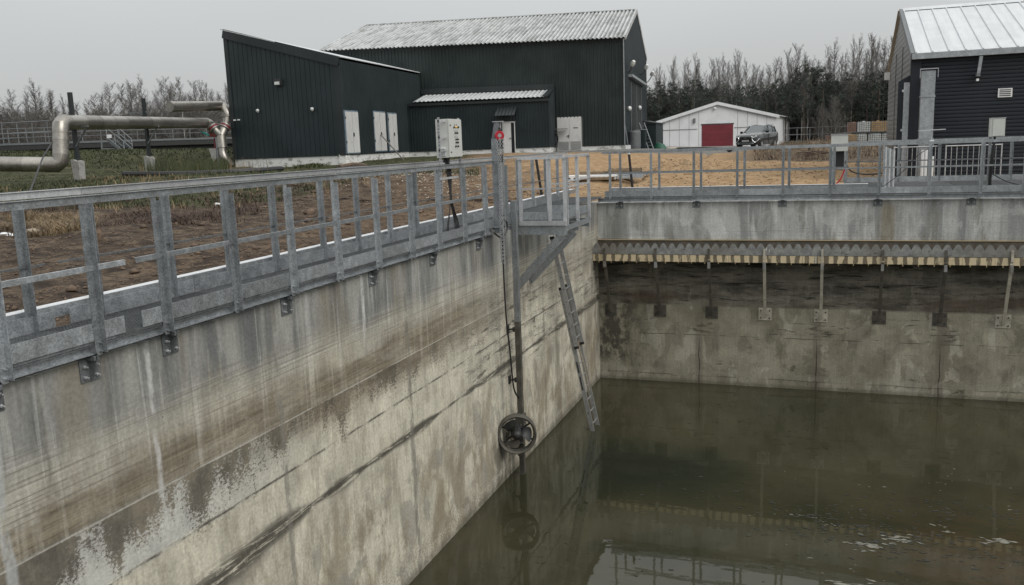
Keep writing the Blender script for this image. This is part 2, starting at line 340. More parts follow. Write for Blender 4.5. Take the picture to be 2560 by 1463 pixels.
        for uj in (-3.03, -.12, 2.68):
            w_ = (g.noise(V(0., 2.5, 110.+uj), 1., 4)-.5)*.1
            c = g.mix(c, (.15, .125, .1), g.band(u+w_*.5, uj-.1, uj+.1, .04)*g.sm(v, -3.1, -3.3)*.55)
            c = g.mix(c, (.028, .026, .02), g.band(u+w_, uj-.012, uj+.012, .012)*g.sm(v, -3.4, -4.4)*.95)
            c = g.mix(c, (.03, .028, .022), g.sm(g.noise(V(2.5, 14., 112.), 1., 5, .7), .5, .58)*g.band(u, uj-.2, uj+.35, .15)*g.band(v, -3.7, -3.35, .1)*.8)
        c = g.mix(c, (.045, .038, .03), g.band(v+(g.noise(V(.8, 0., 113.), 1., 4)-.5)*.14, -4.86, -4.84, .012)*g.sm(g.noise(V(.8, 0, 114.), 1.), .4, .55)*.75)
        c = g.mix(c, (.27, .255, .21), g.band(v, -4.83, -4.7, .04)*.3)
        damp = g.sm(v, -4.93, -5.03)*.6
    c = g.mix(c, (.05, .045, .032), damp*.75)
    c = g.mix(c, (.02, .02, .018), g.sm(g.voro(V(1, 1, 120.), 1.9, 'Distance'), .025, .012)*.8)   # tie holes and pock marks
    mul = g.sm(fine, .3, .7, .84, 1.14)*g.sm(vs3, .3, .7, .93, 1.06)*g.sm(med, .3, .7, .9, 1.1)
    cc = g.t.nodes.new('ShaderNodeMix'); cc.data_type = 'RGBA'; cc.blend_type = 'MULTIPLY'; cc.inputs[0].default_value = 1
    g.put(cc.inputs[6], c); cl = g.t.nodes.new('ShaderNodeCombineColor')
    for i in range(3): g.put(cl.inputs[i], mul)
    g.t.links.new(cl.outputs[0], cc.inputs[7])
    g.set(col=Sk(g, cc.outputs[2]), ro=g.sm(damp, 0., 1., .88, .45), spec=.3)
    g.bump(fine*.4+med*.6+hl*.25, .35, .012); MAT[name] = g.mat
    return g.mat
concrete('wall_concrete_side', 'y', 'left'); concrete('wall_concrete_back', 'x', 'back')

# ------------------------------------------------------------------ pit
WX, WY, WZ = -5.7, 22.5, -5.06
def wall(name, lab, a, b, mat, ny=90):
    mb = MB(); mb.box(a, b); return mb.top(name, mat, lab, 'wall')
wall('tank_wall', 'long stained grey concrete tank wall running away under the left walkway', (WX-.35, -1.6, -5.6), (WX, WY+.35, -.28), M['wall_concrete_side'])
wall('tank_wall', 'far concrete tank wall carrying the notched overflow weir', (WX+.002, WY, -5.6), (16, WY+.35, -.285), M['wall_concrete_back'])
wall('tank_wall', 'right concrete tank wall out of the picture', (16.002, -1.6, -5.6), (16.35, WY+.35, -.28), M['wall_concrete_side'])
wall('tank_wall', 'near concrete tank wall below the camera', (WX+.002, -1.6, -5.6), (16, -1.2, -.282), M['wall_concrete_back'])
mb = MB(); mb.box((WX-.3, -1.6, -5.9), (16.3, WY+.3, -5.602)); mb.top('tank_floor', M['concrete_plain'], kind='structure')

g = NG('murky_water'); x, y, z = g.pos()
v = g.vec(x, y, 0.)
deep = g.noise(v, .28, 5, .6, .5); sed = g.noise(g.vec(x*1., y*1.6, 3.), 1.4, 6, .7, .4)
c = g.mix((.028, .028, .016), (.045, .042, .024), g.sm(deep, .36, .64))
c = g.mix(c, (.016, .02, .014), g.band(y, 14.8, 17.6, 1.)*g.band(x, -4.9, -1.6, .9)*.8)
c = g.mix(c, (.056, .04, .022), g.sm(x+(deep-.5)*2., -.4, 2.4)*g.sm(y, 17.5, 13.5)*g.sm(sed, .34, .6)*.75)
c = g.mix(c, (.05, .047, .03), g.sm(sed, .58, .72)*.5)
c = g.mix(c, (.02, .019, .013), g.sm(g.noise(g.vec(x*1.0, y*3., 5.), 2.2, 5, .7, .6), .62, .68)*.7)
g.set(col=c, ro=.02, ior=1.36, spec=.5)
g.bump(g.noise(g.vec(x*.6, y*1.7, 0.), 2.2, 2, .4)*.6+g.noise(v, 9., 2, .4)*.08, .05, .05); MAT['murky_water'] = g.mat
mb = MB(); mb.add([(WX-.001, -1.3, WZ), (16.1, -1.3, WZ), (16.1, WY+.01, WZ), (WX-.001, WY+.01, WZ)], [(0, 1, 2, 3)])
mb.top('water', M['murky_water'], kind='structure')

# ------------------------------------------------------------------ terrain
ctrl = []
for px, py, d in ((172, 452, 36), (20, 470, 36), (365, 428, 46), (250, 377, 60), (420, 376, 60), (540, 374, 62), (80, 392, 60), (585, 418, 50), (864, 411, 47), (740, 417, 48.6), (650, 419, 49.6), (700, 418, 49.2), (800, 416, 48.), (850, 415, 47.2), (900, 409, 48), (950, 401, 50), (1000, 397, 52.5), (780, 419, 46), (680, 422, 47), (1025, 393, 55), (1235, 384, 54), (1400, 379, 57), (1563, 373, 57), (1720, 371, 62), (1890, 371, 65),
                  (1640, 366, 95), (1960, 366, 95), (1790, 366, 95), (2000, 404, 43), (2010, 374, 51), (1900, 380, 56), (2100, 368, 60), (2200, 374, 58), (2160, 368, 80), (2240, 368, 80), (1590, 385, 50), (1450, 387, 50), (1700, 386, 50), (1800, 384, 52), (1300, 393, 48), (1590, 401, 42), (1750, 401, 42), (1900, 403, 42), (1600, 424, 33), (1350, 412, 40), (1850, 430, 33), (1500, 420, 36), (1800, 400, 43), (900, 436, 34), (450, 440, 34), (620, 424, 46), (1100, 408, 44), (1300, 398, 46),
                  (60, 378, 78), (450, 374, 80), (250, 376, 80), (650, 378, 90)):
    p = at(px, py, d); ctrl.append((p.x, p.y, p.z))
ctrl = [c for c in ctrl if True]
for yy in range(-4, 26, 3): ctrl.append((-7.3, yy, -.3)); ctrl.append((-10, yy, -.22))
for xx in range(-6, 18, 3): ctrl.append((xx, 24.4, -.22)); ctrl.append((xx, 27.5, -.2 if xx > 0 else -.12))
for xx in (2, 6, 10): ctrl += [(xx, 30, -.25), (xx, 36, -.2), (xx, 42, -.1)]
for k in range(16):
    a = k*math.pi/8; ctrl.append((180*math.sin(a), 180*math.cos(a), .5)); ctrl.append((90*math.sin(a)*(1 if abs(a-math.pi) < 1.7 else 1.3), 90*math.cos(a)*(1 if abs(a-math.pi) < 1.7 else 1.3), .45))
ctrl += [(-20, 0, -.1), (-20, 10, -.1), (-14, 14, -.15), (18, 10, -.3), (18, 0, -.3), (5, -6, -.3), (-5, -6, -.3)]
CT = np.array(ctrl)
def gz(X, Y):
    X = np.atleast_1d(np.asarray(X, float)); Y = np.atleast_1d(np.asarray(Y, float)); out = np.zeros(X.size)
    Xf, Yf = X.ravel(), Y.ravel()
    for i in range(0, Xf.size, 20000):
        d2 = (Xf[i:i+20000, None]-CT[None, :, 0])**2+(Yf[i:i+20000, None]-CT[None, :, 1])**2+1.0
        w = d2**-2.; out[i:i+20000] = (w*CT[None, :, 2]).sum(1)/w.sum(1)
    return out.reshape(X.shape)
def G(x, y): return float(gz(x, y)[0])
def vnoise(X, Y, sc, seed):
    X = X/sc+seed*17.3; Y = Y/sc+seed*9.1; xi = np.floor(X).astype(int); yi = np.floor(Y).astype(int); fx = X-xi; fy = Y-yi
    fx = fx*fx*(3-2*fx); fy = fy*fy*(3-2*fy)
    h = lambda a, b: np.modf(np.abs(np.sin(a*127.1+b*311.7+seed)*43758.5453))[0]
    return (h(xi, yi)*(1-fx)+h(xi+1, yi)*fx)*(1-fy)+(h(xi, yi+1)*(1-fx)+h(xi+1, yi+1)*fx)*fy-.5
def rough(X, Y):
    """soil relief, damped where the ground meets built things"""
    n = vnoise(X, Y, 3.1, 1)*.12+vnoise(X, Y, .9, 2)*.1+vnoise(X, Y, .45, 3)*.08+vnoise(X, Y, .3, 4)*.05
    near = np.clip((-X-6.9)/1.5, 0, 1)*(Y < 24)+np.clip((Y-24)/2, 0, 1)*(Y >= 24)
    # heap of dark spoil on the right
    c = at(2010, 374, 51); c2 = at(2110, 372, 54)
    heap = .4*np.exp(-((X-c.x)**2/7+(Y-c.y)**2/9))+.25*np.exp(-((X-c2.x)**2/12+(Y-c2.y)**2/9))
    D = np.hypot(X, Y)
    return n*np.clip(near, 0, 1)*np.clip((60-D)/20, .15, 1)+heap*(1+vnoise(X, Y, 1.1, 5)*.8)
def gfull(X, Y): return gz(X, Y)+rough(np.atleast_1d(X), np.atleast_1d(Y))
xs = np.concatenate([[-900, -500, -300, -200, -140, -100, -75], np.arange(-60, -32, 1.), np.arange(-32, -6.9, .16), [-6.2], np.arange(-6.04, 12, .3), [12.5, 14, 16.3, 18, 20, 24, 30, 40, 60, 90, 140, 200, 300, 500, 900]])
ys = np.concatenate([[-900, -500, -200, -100, -50, -25, -12, -6, -3, -1.6], np.arange(0, 23.6, .16), [24.0], np.arange(24.2, 50, .2), np.arange(50, 84, .8), [90, 100, 120, 150, 200, 300, 500, 900, 1500]])
ix0 = int(np.searchsorted(xs, -6.2)); ix1 = int(np.searchsorted(xs, 16.3)); iy0 = int(np.searchsorted(ys, -1.6)); iy1 = int(np.searchsorted(ys, 23.59)); xs[ix0] = -6.05; ys[iy1] = 22.85
XX, YY = np.meshgrid(xs, ys); ZZ = gz(XX, YY)+rough(XX, YY)
ZZ[:, ix0] = np.minimum(ZZ[:, ix0], -.3); 
nx, ny = len(xs), len(ys)
idx = np.arange(nx*ny).reshape(ny, nx)
q = np.stack([idx[:-1, :-1], idx[:-1, 1:], idx[1:, 1:], idx[1:, :-1]], -1)
keep = np.ones((ny-1, nx-1), bool); keep[iy0:iy1, ix0:ix1] = False
me = npmesh('ground', np.stack([XX, YY, ZZ], -1).reshape(-1, 3), q[keep].reshape(-1, 4), [])
g = NG('ground_mixed'); x, y, z = g.pos(); v = g.vec(x, y, z*.5)
n1 = g.noise(v, .45, 5, .6); n2 = g.noise(v, 2.6, 7, .7, .3); n3 = g.noise(g.vec(x, y*1.4, 2.), 9., 6, .75); n4 = g.noise(g.vec(x*.8, y*.8, 8.), 1.0, 5, .6)
soil = g.mix((.036, .026, .02), (.10, .072, .05), g.sm(n2, .36, .64)); soil = g.mix(soil, (.19, .145, .1), g.sm(n2*.5+n3*.55, .52, .62)*.6)
soil = g.mix(soil, (.028, .02, .016), g.sm(n3, .56, .68)*.6)
sand = g.mix((.25, .16, .082), (.385, .262, .15), g.sm(n2, .34, .64)); sand = g.mix(sand, (.14, .085, .045), g.sm(n4*.5+n3*.5, .54, .64)*.6)
sand = g.mix(sand, (.33, .25, .16), g.sm(g.noise(v, 1.6, 4, .6), .58, .7)*.4)
grass = g.mix((.026, .03, .013), (.06, .062, .028), g.sm(n2, .35, .65)); grass = g.mix(grass, (.12, .1, .06), g.sm(n4, .5, .66)*.6)
grit = g.mix((.13, .125, .115), (.2, .19, .175), g.sm(n2, .35, .65))
line = x+y*.42+.9+(n1-.5)*7.+(n2-.5)*2.     # >0 east: sand; <0 west: soil and turf
c = g.mix(soil, sand, g.sm(line+(n4-.5)*5., 0., 6.)*g.sm(y+(n1-.5)*5, 14., 18.))
c = g.mix(c, (.2, .13, .075), g.sm(line+(n2-.5)*6., -5., 2.)*g.sm(line, 6., 1.)*.4)
far = g.m('SQRT', x*x+y*y)
gr = g.sm(far+(n1-.5)*10.-g.sm(line, -9., -2.)*9., 26., 31.)*g.sm(line, 2.5, -.5)
c = g.mix(c, grass, gr)
c = g.mix(c, grit, g.sm(far+(n1-.5)*4., 53., 56.)*g.sm(line, 0., 3.)*g.sm(x, 1.5, -.5))
c = g.mix(c, g.mix((.05, .038, .028), (.13, .1, .07), g.sm(n2, .4, .6)), g.sm(x+(n2-.5)*4., -6., -3.)*g.sm(y+(n1-.5)*5, 42., 45.)*.95)
c = g.mix(c, grass, g.sm(far, 100., 112.)*.8)
g.set(col=c, ro=.95, spec=.2); g.bump(n2*.7+n3*.8, .9, .09); MAT['ground_mixed'] = g.mat
me.materials.append(g.mat)
me.polygons.foreach_set('use_smooth', [True]*len(me.polygons))
linkmesh('ground', me, kind='structure')
# gravel road in front of the white garage
pl = [(1500, 60), (1620, 61), (1760, 62), (1900, 66), (2060, 70), (2240, 74)]
mb = MB(); vs = []
for px, d in pl:
    a = at(px, 360, d-1.5); b = at(px, 360, d+7)
    for t in range(9):
        p = a.lerp(b, t/8); vs.append((p.x, p.y, float(gfull(p.x, p.y)[0])+.05))
mb.add(vs, [(i*9+j, (i+1)*9+j, (i+1)*9+j+1, i*9+j+1) for i in range(len(pl)-1) for j in range(8)])
mb.top('road', M['road_grit'], kind='structure')

# ------------------------------------------------------------------ walkways
GV, GB, GD = M['galvanised_steel'], M['galvanised_bright'], M['galvanised_dark']
DZ = -.12
def grating_mesh(w, l, name='grating_panel', fine=True):
    """open bar grating w (x) by l (y), top at z=0, origin at centre"""
    mb = MB(); p = .034 if fine else .06
    k = int(l/p)
    for i in range(k+1): yy = -l/2+.003+i*(l-.006)/k; mb.box((-w/2, yy-.002, -.03), (w/2, yy+.002, 0))
    k = int(w/.04) if fine else int(w/.1)
    for i in range(k+1): xx = -w/2+.003+i*(w-.006)/k; mb.box((xx-.002, -l/2, -.026), (xx+.002, l/2, -.002))
    return mb
LAP = [(0, 0), (.065, 0), (.065, .006), (.006, .006), (.006, .065), (0, .065)]
def bolt(mb, p, ax, r=.012, l=.03):
    a = Vector(p); d = Vector(ax); mb.tube([a, a+d*l*.45], r, 6); mb.tube([a+d*l*.45, a+d*l], r*.5, 6)
def angle_post(mb, x, y, z0, z1, side=1, ox=1):
    """L-section post, wide leg along y in the plane of the rail, second leg along x"""
    s = side
    mb.prism([(x, y, z0+.03), (x, y+.02, z0), (x, y+.065*1, z0), (x, y+.065, z1), (x, y, z1)], (.006*ox, 0, 0))
    mb.box((x-.0*ox, y+.065, z0+.02), (x+.062*ox, y+.071, z1-.03))
def build_side_walk():
    t = thing('walkway', 'long galvanised grating walkway with railings along the left tank wall, nearest the camera', 'walkway', (-5.6, 4, DZ))
    ypost = [2.6, 3.55, 4.5, 5.39, 6.18, 7.19, 8.19, 9.17, 10.17, 11.18, 12.14, 13.14, 14.11, 15.15]
    gm = grating_mesh(.83, .996).mesh('grating_panel', GD)
    ye = [2.6+i for i in range(20)]
    for i in range(20):
        o = linkmesh('grating_panel', gm, t); o.location = (-6.025+5.6, ye[i]+.5-4, DZ-DZ)
    # outer and inner angle posts
    for yy in ypost:
        mb = MB(); angle_post(mb, -5.6, yy-.035, -.245, .995)
        bolt(mb, (-5.594, yy+.01, -.14), (1, 0, 0)); bolt(mb, (-5.594, yy+.01, -.21), (1, 0, 0))
        mb.part('post', GV, t)
    yin = [2.6, 3.6, 4.5, 5.5, 6.25, 7.25, 8.2, 9.1, 10.2, 11.15, 12.15, 13.1, 14.1, 15.18, 16.2, 17.2, 18.25, 19.3, 20.3, 21.3, 22.2]
    for yy in yin:
        mb = MB(); angle_post(mb, -6.452, yy-.035, -.245, 1.02, ox=1); mb.part('post', GV, t)
    # hand rails (angle: flat on top, lip hanging outward)
    def rail(x, z, y0, y1, mat):
        mb = MB(); mb.box((x-.004, y0, z-.062), (x+.002, y1, z)); mb.box((x-.05, y0, z-.004), (x-.004, y1, z+.002)); mb.box((x+.002, y0, z-.003), (x+.02, y1, z+.003))
        mb.part('handrail', mat, t)
    rail(-5.585, 1.06, 1.5, 5.42, GV); rail(-5.585, 1.06, 5.424, 9.2, GV); rail(-5.585, 1.06, 9.204, 15.2, GV)
    rail(-6.43, 1.093, 1.5, 6.2, GB); rail(-6.43, 1.093, 6.204, 12.2, GB); rail(-6.43, 1.093, 12.204, 22.3, GB)
    for a, b in ((1.5, 5.77), (5.89, 15.2)):
        mb = MB(); mb.box((-5.592, a, .452), (-5.587, b, .492)); mb.box((-5.612, a, .492), (-5.587, b, .497)); mb.part('middle_rail', GV, t)
    for a, b in ((1.5, 5.72), (5.86, 22.3)):
        mb = MB(); mb.box((-6.445, a, .443), (-6.432, b, .46)); mb.part('middle_rail', GD, t)
    # toe boards, with the cut-out near the second bay
    cuts = [1.5]+ypost[1:]+[15.3]
    segs = []
    for a, b in zip(cuts[:-1], cuts[1:]):
        if a < 5.8 < b: segs += [(a+.02, 5.72), (5.885, b-.01)]
        else: segs.append((a+.02, b-.01))
    for a, b in segs:
        mb = MB(); mb.box((-5.604, a+.02, DZ), (-5.599, b-.02, DZ+.145)); mb.part('toe_board', GV, t)
    for a, b in [(1.5, 3.6), (3.6, 5.76), (5.92, 7.6), (7.6, 9.6), (9.6, 11.6), (11.6, 13.6), (13.6, 15.6), (15.6, 17.6), (17.6, 19.6), (19.6, 22.3)]:
        mb = MB(); mb.box((-6.448, a+.003, DZ), (-6.442, b-.003, DZ+.145)); mb.part('toe_board', GV, t)
    # channel beams under the grating
    for x, m in ((-5.672, GV), (-6.42, GD)):
        for a, b in ((1.5, 6.3), (6.304, 10.3), (10.304, 14.6)) if x > -6 else ((1.5, 12.), (12.004, 22.3)):
            mb = MB(); mb.box((x-.005, a, DZ-.115), (x, b, DZ-.045)); mb.box((x-.005, a, DZ-.045), (x+.045, b, DZ-.041)); mb.box((x-.005, a, DZ-.122), (x+.052, b, DZ-.115)); mb.box((x+.047, a, DZ-.122), (x+.052, b, DZ-.108))
            mb.part('channel_beam', m, t)
    for yy in (4.45, 5.36, 6.31, 8.18, 10.18, 12.09, 14.0, 16.2, 18.2, 20.2):
        mb = MB(); mb.box((-6.4, yy-.03, DZ-.16), (-5.6, yy+.03, DZ-.124)); mb.part('cross_beam', GD, t)
    for yy in (4.45, 5.36, 6.31, 8.18, 10.18, 12.09, 14.0):
        mb = MB(); mb.box((-5.699, yy-.1, -.46), (-5.688, yy+.1, -.25)); mb.prism([(-5.688, yy-.004, -.245), (-5.60, yy-.004, -.245), (-5.60, yy-.004, -.28), (-5.66, yy-.004, -.45), (-5.688, yy-.004, -.45)], (0, .008, 0))
        br = mb.part('wall_bracket', GD, t)
        for dy in (-.06, .06):
            for zz in (-.42, -.33):
                m2 = MB(); bolt(m2, (-5.688, yy+dy, zz), (1, 0, 0), .014, .045); m2.part('bolt', GB, br)
    return t
side_walk = build_side_walk()
# cable tray with white lid outside the walkway
t = thing('cable_tray', 'grey cable tray with a white lid beside the left walkway', 'cable tray', (-6.6, 4, 0))
for a, b in ((1.5, 7.2), (7.2, 12.6), (12.6, 18), (18, 23.3)):
    mb = MB(); mb.box((-6.64, a, -.05), (-6.52, b-.004, .05)); mb.part('tray', GV, t)
    mb = MB(); mb.box((-6.65, a+.002, .054), (-6.53, b-.006, .06)); mb.part('lid', M['white_cap'], t)
    for yy in (a+.5, b-.5): mb = MB(); mb.box((-6.62, yy-.03, -.75), (-6.58, yy+.03, -.05)); mb.part('leg', GD, t)

def build_back_walk():
    t = thing('walkway', 'galvanised walkway with railings across the far end of the tank', 'walkway', (0, 22.5, DZ))
    Y0, Y1 = 22.44, 23.35
    gm = grating_mesh(.996, .88, fine=False).mesh('grating_panel', GD)
    for i in range(12):
        o = linkmesh('grating_panel', gm, t); o.location = (-5.0+i, 22.9-22.5, 0)
    gm2 = grating_mesh(1.3, 1.98, fine=False).mesh('grating_panel_wide', GD)
    for i in range(5):
        for j in range(2): o = linkmesh('grating_panel', gm2, t); o.location = (1.15+i*1.31, 24.36+j*2.-22.5, 0)
    xp = [-5.33, -4.25, -3.16, -2.09, -1.0, .09, 1.18, 2.26, 3.33, 4.2, 5.3, 6.4]
    for xx in xp:
        mb = MB(); mb.box((xx-.03, Y0-.008, -.22), (xx+.03, Y0-.002, 1.0)); mb.box((xx+.03, Y0-.06, -.2), (xx+.036, Y0-.002, .98)); bolt(mb, (xx, Y0-.008, -.16), (0, -1, 0)); mb.part('post', GV, t)
    for xx in (-5.26, -4.2, -3.1, -1.99, -.89, .18):
        mb = MB(); mb.box((xx-.03, Y1-.006, DZ), (xx+.03, Y1, 1.0)); mb.box((xx+.03, Y1-.05, DZ), (xx+.036, Y1, .98)); mb.part('post', GV, t)
    for xx in (.5, .87, 1.94, 2.99, 4.1, 4.78, 5.9):
        mb = MB(); mb.box((xx-.035, 27.4, DZ), (xx+.035, 27.406, 1.0)); mb.box((xx+.035, 27.35, DZ), (xx+.041, 27.406, .98)); mb.part('post', GV, t)
    def rail(x0, x1, y, z, m=GV, nm='handrail', h=.06):
        mb = MB(); mb.box((x0, y-.003, z-h), (x1, y+.003, z)); mb.box((x0, y+.003, z-.004), (x1, y+.045, z+.002)); mb.part(nm, m, t)
    for a, b in ((-5.55, -1.0), (-.996, 3.33), (3.334, 7.)): rail(a, b, Y0, 1.06); rail(a, b, Y0, .5, GV, 'middle_rail', .035)
    rail(-5.3, .5, Y1, 1.06); rail(-5.3, .5, Y1, .49, GD, 'middle_rail', .03)
    rail(.5, 7, 27.4, 1.06); rail(.5, 7, 27.4, .49, GD, 'middle_rail', .03)
    for a, b in zip([-5.5]+xp[1:], xp[1:]+[7]):
        mb = MB(); mb.box((a+.03, Y0+.002, DZ), (b-.004, Y0+.007, DZ+.15)); mb.part('toe_board', GV, t)
    for a, b in ((-4.9, -2.9), (-2.9, -.9), (-.9, .5)):
        mb = MB(); mb.box((a, Y1-.012, DZ), (b-.005, Y1-.007, DZ+.15)); mb.part('toe_board', GV, t)
    for a, b in ((.5, 1.9), (1.9, 3.5), (3.5, 5.2), (5.2, 7)):
        mb = MB(); mb.box((a, 27.388, DZ), (b-.005, 27.393, DZ+.15)); mb.part('toe_board', GV, t)
    for a, b in ((-5.66, -3.2), (-3.196, .1), (.104, 3.4), (3.404, 7)):
        mb = MB(); mb.box((a, Y0+.003, DZ-.12), (b, Y0+.009, DZ-.03)); mb.box((a, Y0-.04, DZ-.036), (b, Y0+.003, DZ-.03)); mb.box((a, Y0-.05, DZ-.127), (b, Y0+.003, DZ-.12)); mb.part('channel_beam', GV, t)
    for xx in (-5.1, -3.1, -1.0, 1.18, 3.2, 5.3):
        mb = MB(); mb.box((xx-.03, 22.5, DZ-.16), (xx+.03, Y1, DZ-.124)); mb.part('cross_beam', GD, t)
    for xx in (-5.1, -3.1, -1.0, 1.18, 3.17, 5.3):
        mb = MB(); mb.box((xx-.1, 22.485, -.42), (xx+.1, 22.499, -.27)); mb.prism([(xx-.004, 22.485, -.25), (xx-.004, 22.42, -.25), (xx-.004, 22.42, -.28), (xx-.004, 22.485, -.4)], (.008, 0, 0)); br = mb.part('wall_bracket', GD, t)
        for dx in (-.06, .06): m2 = MB(); bolt(m2, (xx+dx, 22.485, -.35), (0, -1, 0), .012, .03); m2.part('bolt', GB, br)
    for xx in (.5, 3.7, 6.9):
        mb = MB(); mb.box((xx-.04, Y1, DZ-.16), (xx+.04, 27.4, DZ-.04)); mb.part('cross_beam', GD, t)
        for yy in (25.2, 27.3): mb = MB(); mb.box((xx-.04, yy-.04, -.7), (xx+.04, yy+.04, DZ-.165)); mb.part('leg', GD, t)
    return t
back_walk = build_back_walk()
t = thing('cable_tray', 'cable tray with a white lid behind the far walkway, in front of the sand', 'cable tray', (-3, 23.6, 0))
for a, b in ((-5.6, -3.4), (-3.4, -1.2), (-1.2, 1.0)):
    mb = MB(); mb.box((a, 23.5, -.06), (b-.004, 23.66, .045)); mb.part('tray', GV, t)
    mb = MB(); mb.box((a+.002, 23.49, .048), (b-.006, 23.67, .054)); mb.part('lid', M['white_cap'], t)
    mb = MB(); mb.box((a+.5, 23.55, -.6), (a+.56, 23.61, -.06)); mb.part('leg', GD, t)

# ------------------------------------------------------------------ mixer service platform
t = thing('service_platform', 'small bright galvanised platform with railings jutting from the left walkway over the water', 'platform', (-5.1, 16.6, DZ))
X1p, Ya, Yb = -4.68, 15.95, 17.75
gm = grating_mesh(.88, .89, fine=False).mesh('grating_panel_small', GD)
for j in range(2): o = linkmesh('grating_panel', gm, t); o.location = (-5.14+5.1, Ya+.46+j*.9-16.6, 0)
for (x, y) in ((-5.57, Ya), (X1p, Ya), (X1p, Ya+.9), (X1p, Yb), (-5.57, Yb), (-4.98, Ya), (X1p, Ya+.12)):
    mb = MB(); mb.box((x-.03, y-.003, DZ-.12), (x+.03, y+.003, 1.06)); mb.box((x+.024, y, DZ-.12), (x+.03, y+.045, 1.06)); bolt(mb, (x-.01, y-.003, DZ-.08), (0, -1, 0)); mb.part('post', GB, t)
for a, b in (((-5.6, Ya, 1.06), (X1p+.03, Ya, 1.06)), ((X1p, Ya, 1.075), (X1p, Yb, 1.075)), ((-5.6, Yb, 1.06), (X1p, Yb, 1.06))):
    mb = MB(); mb.bar(a, b, .05, .05); mb.part('handrail', GB, t)
for a, b in (((-5.6, Ya+.005, .48), (X1p, Ya+.005, .48)), ((X1p+.002, Ya, .49), (X1p+.002, Yb, .49)), ((-5.6, Yb, .48), (X1p, Yb, .48)), ((X1p+.002, Ya, .6), (X1p+.002, Yb, .6))):
    mb = MB(); mb.bar(a, b, .012, .03); mb.part('middle_rail', GB, t)
for a, b in (((-5.56, Ya+.04, DZ+.075), (X1p-.04, Ya+.04, DZ+.075)), ((X1p-.035, Ya+.05, DZ+.075), (X1p-.035, Yb-.05, DZ+.075)), ((-5.56, Yb-.04, DZ+.075), (X1p-.04, Yb-.04, DZ+.075))):
    mb = MB(); mb.bar(a, b, .006, .15); mb.part('toe_board', GV, t)
for a, b in (((-5.6, Ya-.03, DZ-.06), (X1p+.02, Ya-.03, DZ-.06)),):
    mb = MB(); mb.bar(a, b, .03, .09); mb.part('edge_channel', GB, t)
def chan(mb, a, b, h=.18, w=.07):
    mb.sweep([(-w/2, -h/2), (w/2, -h/2), (w/2, -h/2+.01), (-w/2+.01, -h/2+.01), (-w/2+.01, h/2-.01), (w/2, h/2-.01), (w/2, h/2), (-w/2, h/2)], a, b)
for yy in (Ya+.02, Ya+.85, Yb-.1):
    mb = MB(); chan(mb, (X1p+.04, yy, DZ-.2), (-5.69, yy, DZ-.2)); mb.part('support_beam', GV, t)
mb = MB(); mb.bar((X1p+.03, Ya, DZ-.16), (X1p+.03, Yb, DZ-.16), .012, .1); mb.part('edge_channel', GV, t)
for yy in (Ya+.02, Ya+.85):
    mb = MB(); chan(mb, (-4.74, yy, DZ-.3), (-5.69, yy, -1.42), .16, .075); mb.part('brace', GV, t)
    mb = MB(); mb.box((-5.699, yy-.08, -1.5), (-5.685, yy+.08, -1.2)); mb.part('wall_plate', GD, t)

# ------------------------------------------------------------------ mixer on its guide mast
GX, GY = -5.48, 15.3
t = thing('guide_mast', 'tall square steel guide mast standing off the left tank wall behind the submersible mixer', 'guide mast', (GX, GY, WZ))
mb = MB(); mb.box((GX-.05, GY-.05, WZ-.4), (GX+.05, GY+.05, -2.0)); mb.part('lower_mast', M['muddy_steel'], t)
mb = MB(); mb.box((GX-.05, GY-.05, -1.998), (GX+.05, GY+.05, .3)); mb.part('upper_mast', GV, t)
for zz in (-2.15, -3.15, -4.55):
    mb = MB(); mb.bar((GX-.05, GY+.02, zz), (-5.67, GY+.02, zz-.02), .03, .035); br = mb.part('wall_bracket', M['muddy_steel'], t)
    mb = MB(); mb.box((-5.699, GY-.05, zz-.09), (-5.68, GY+.07, zz+.07)); mb.box((-5.58, GY-.03, zz-.05), (-5.54, GY+.05, zz+.035)); mb.part('wall_plate', M['black_iron'], br)
mb = MB(); mb.bar((GX-.05, GY, -.2), (-5.575, GY, -.2), .05, .08); mb.part('top_bracket', GV, t)

MC = Vector((-5.4, 14.81, -4.07))
t = thing('submersible_mixer', 'dark round submersible mixer with three propeller blades on the guide mast above the water', 'mixer', (MC.x, MC.y, MC.z))
ax = Vector((.36, -.93, .06)).normalized()       # propeller axis, towards the camera
sd = ax.cross(Vector((0, 0, 1))).normalized(); up_ = sd.cross(ax)
mb = MB(); mb.lathe([(.355, -.09), (.373, -.1), (.373, .1), (.355, .115), (.322, .09), (.31, 0), (.318, -.08), (.355, -.09)], MC, ax, 40); mb.part('shroud_ring', M['muddy_steel'], t, smooth=True)
mb = MB(); mb.lathe([(0, .17), (.025, .17), (.03, .15), (.055, .14), (.085, .1), (.105, .04), (.11, -.03), (.09, -.05), (0, -.05)], MC, ax, 24); mb.part('hub', M['black_iron'], t, smooth=True)
mb = MB(); mb.lathe([(0, -.05), (.1, -.06), (.115, -.1), (.115, -.36), (.1, -.42), (0, -.43)], MC, ax, 24); mb.part('motor_housing', M['black_iron'], t, smooth=True)
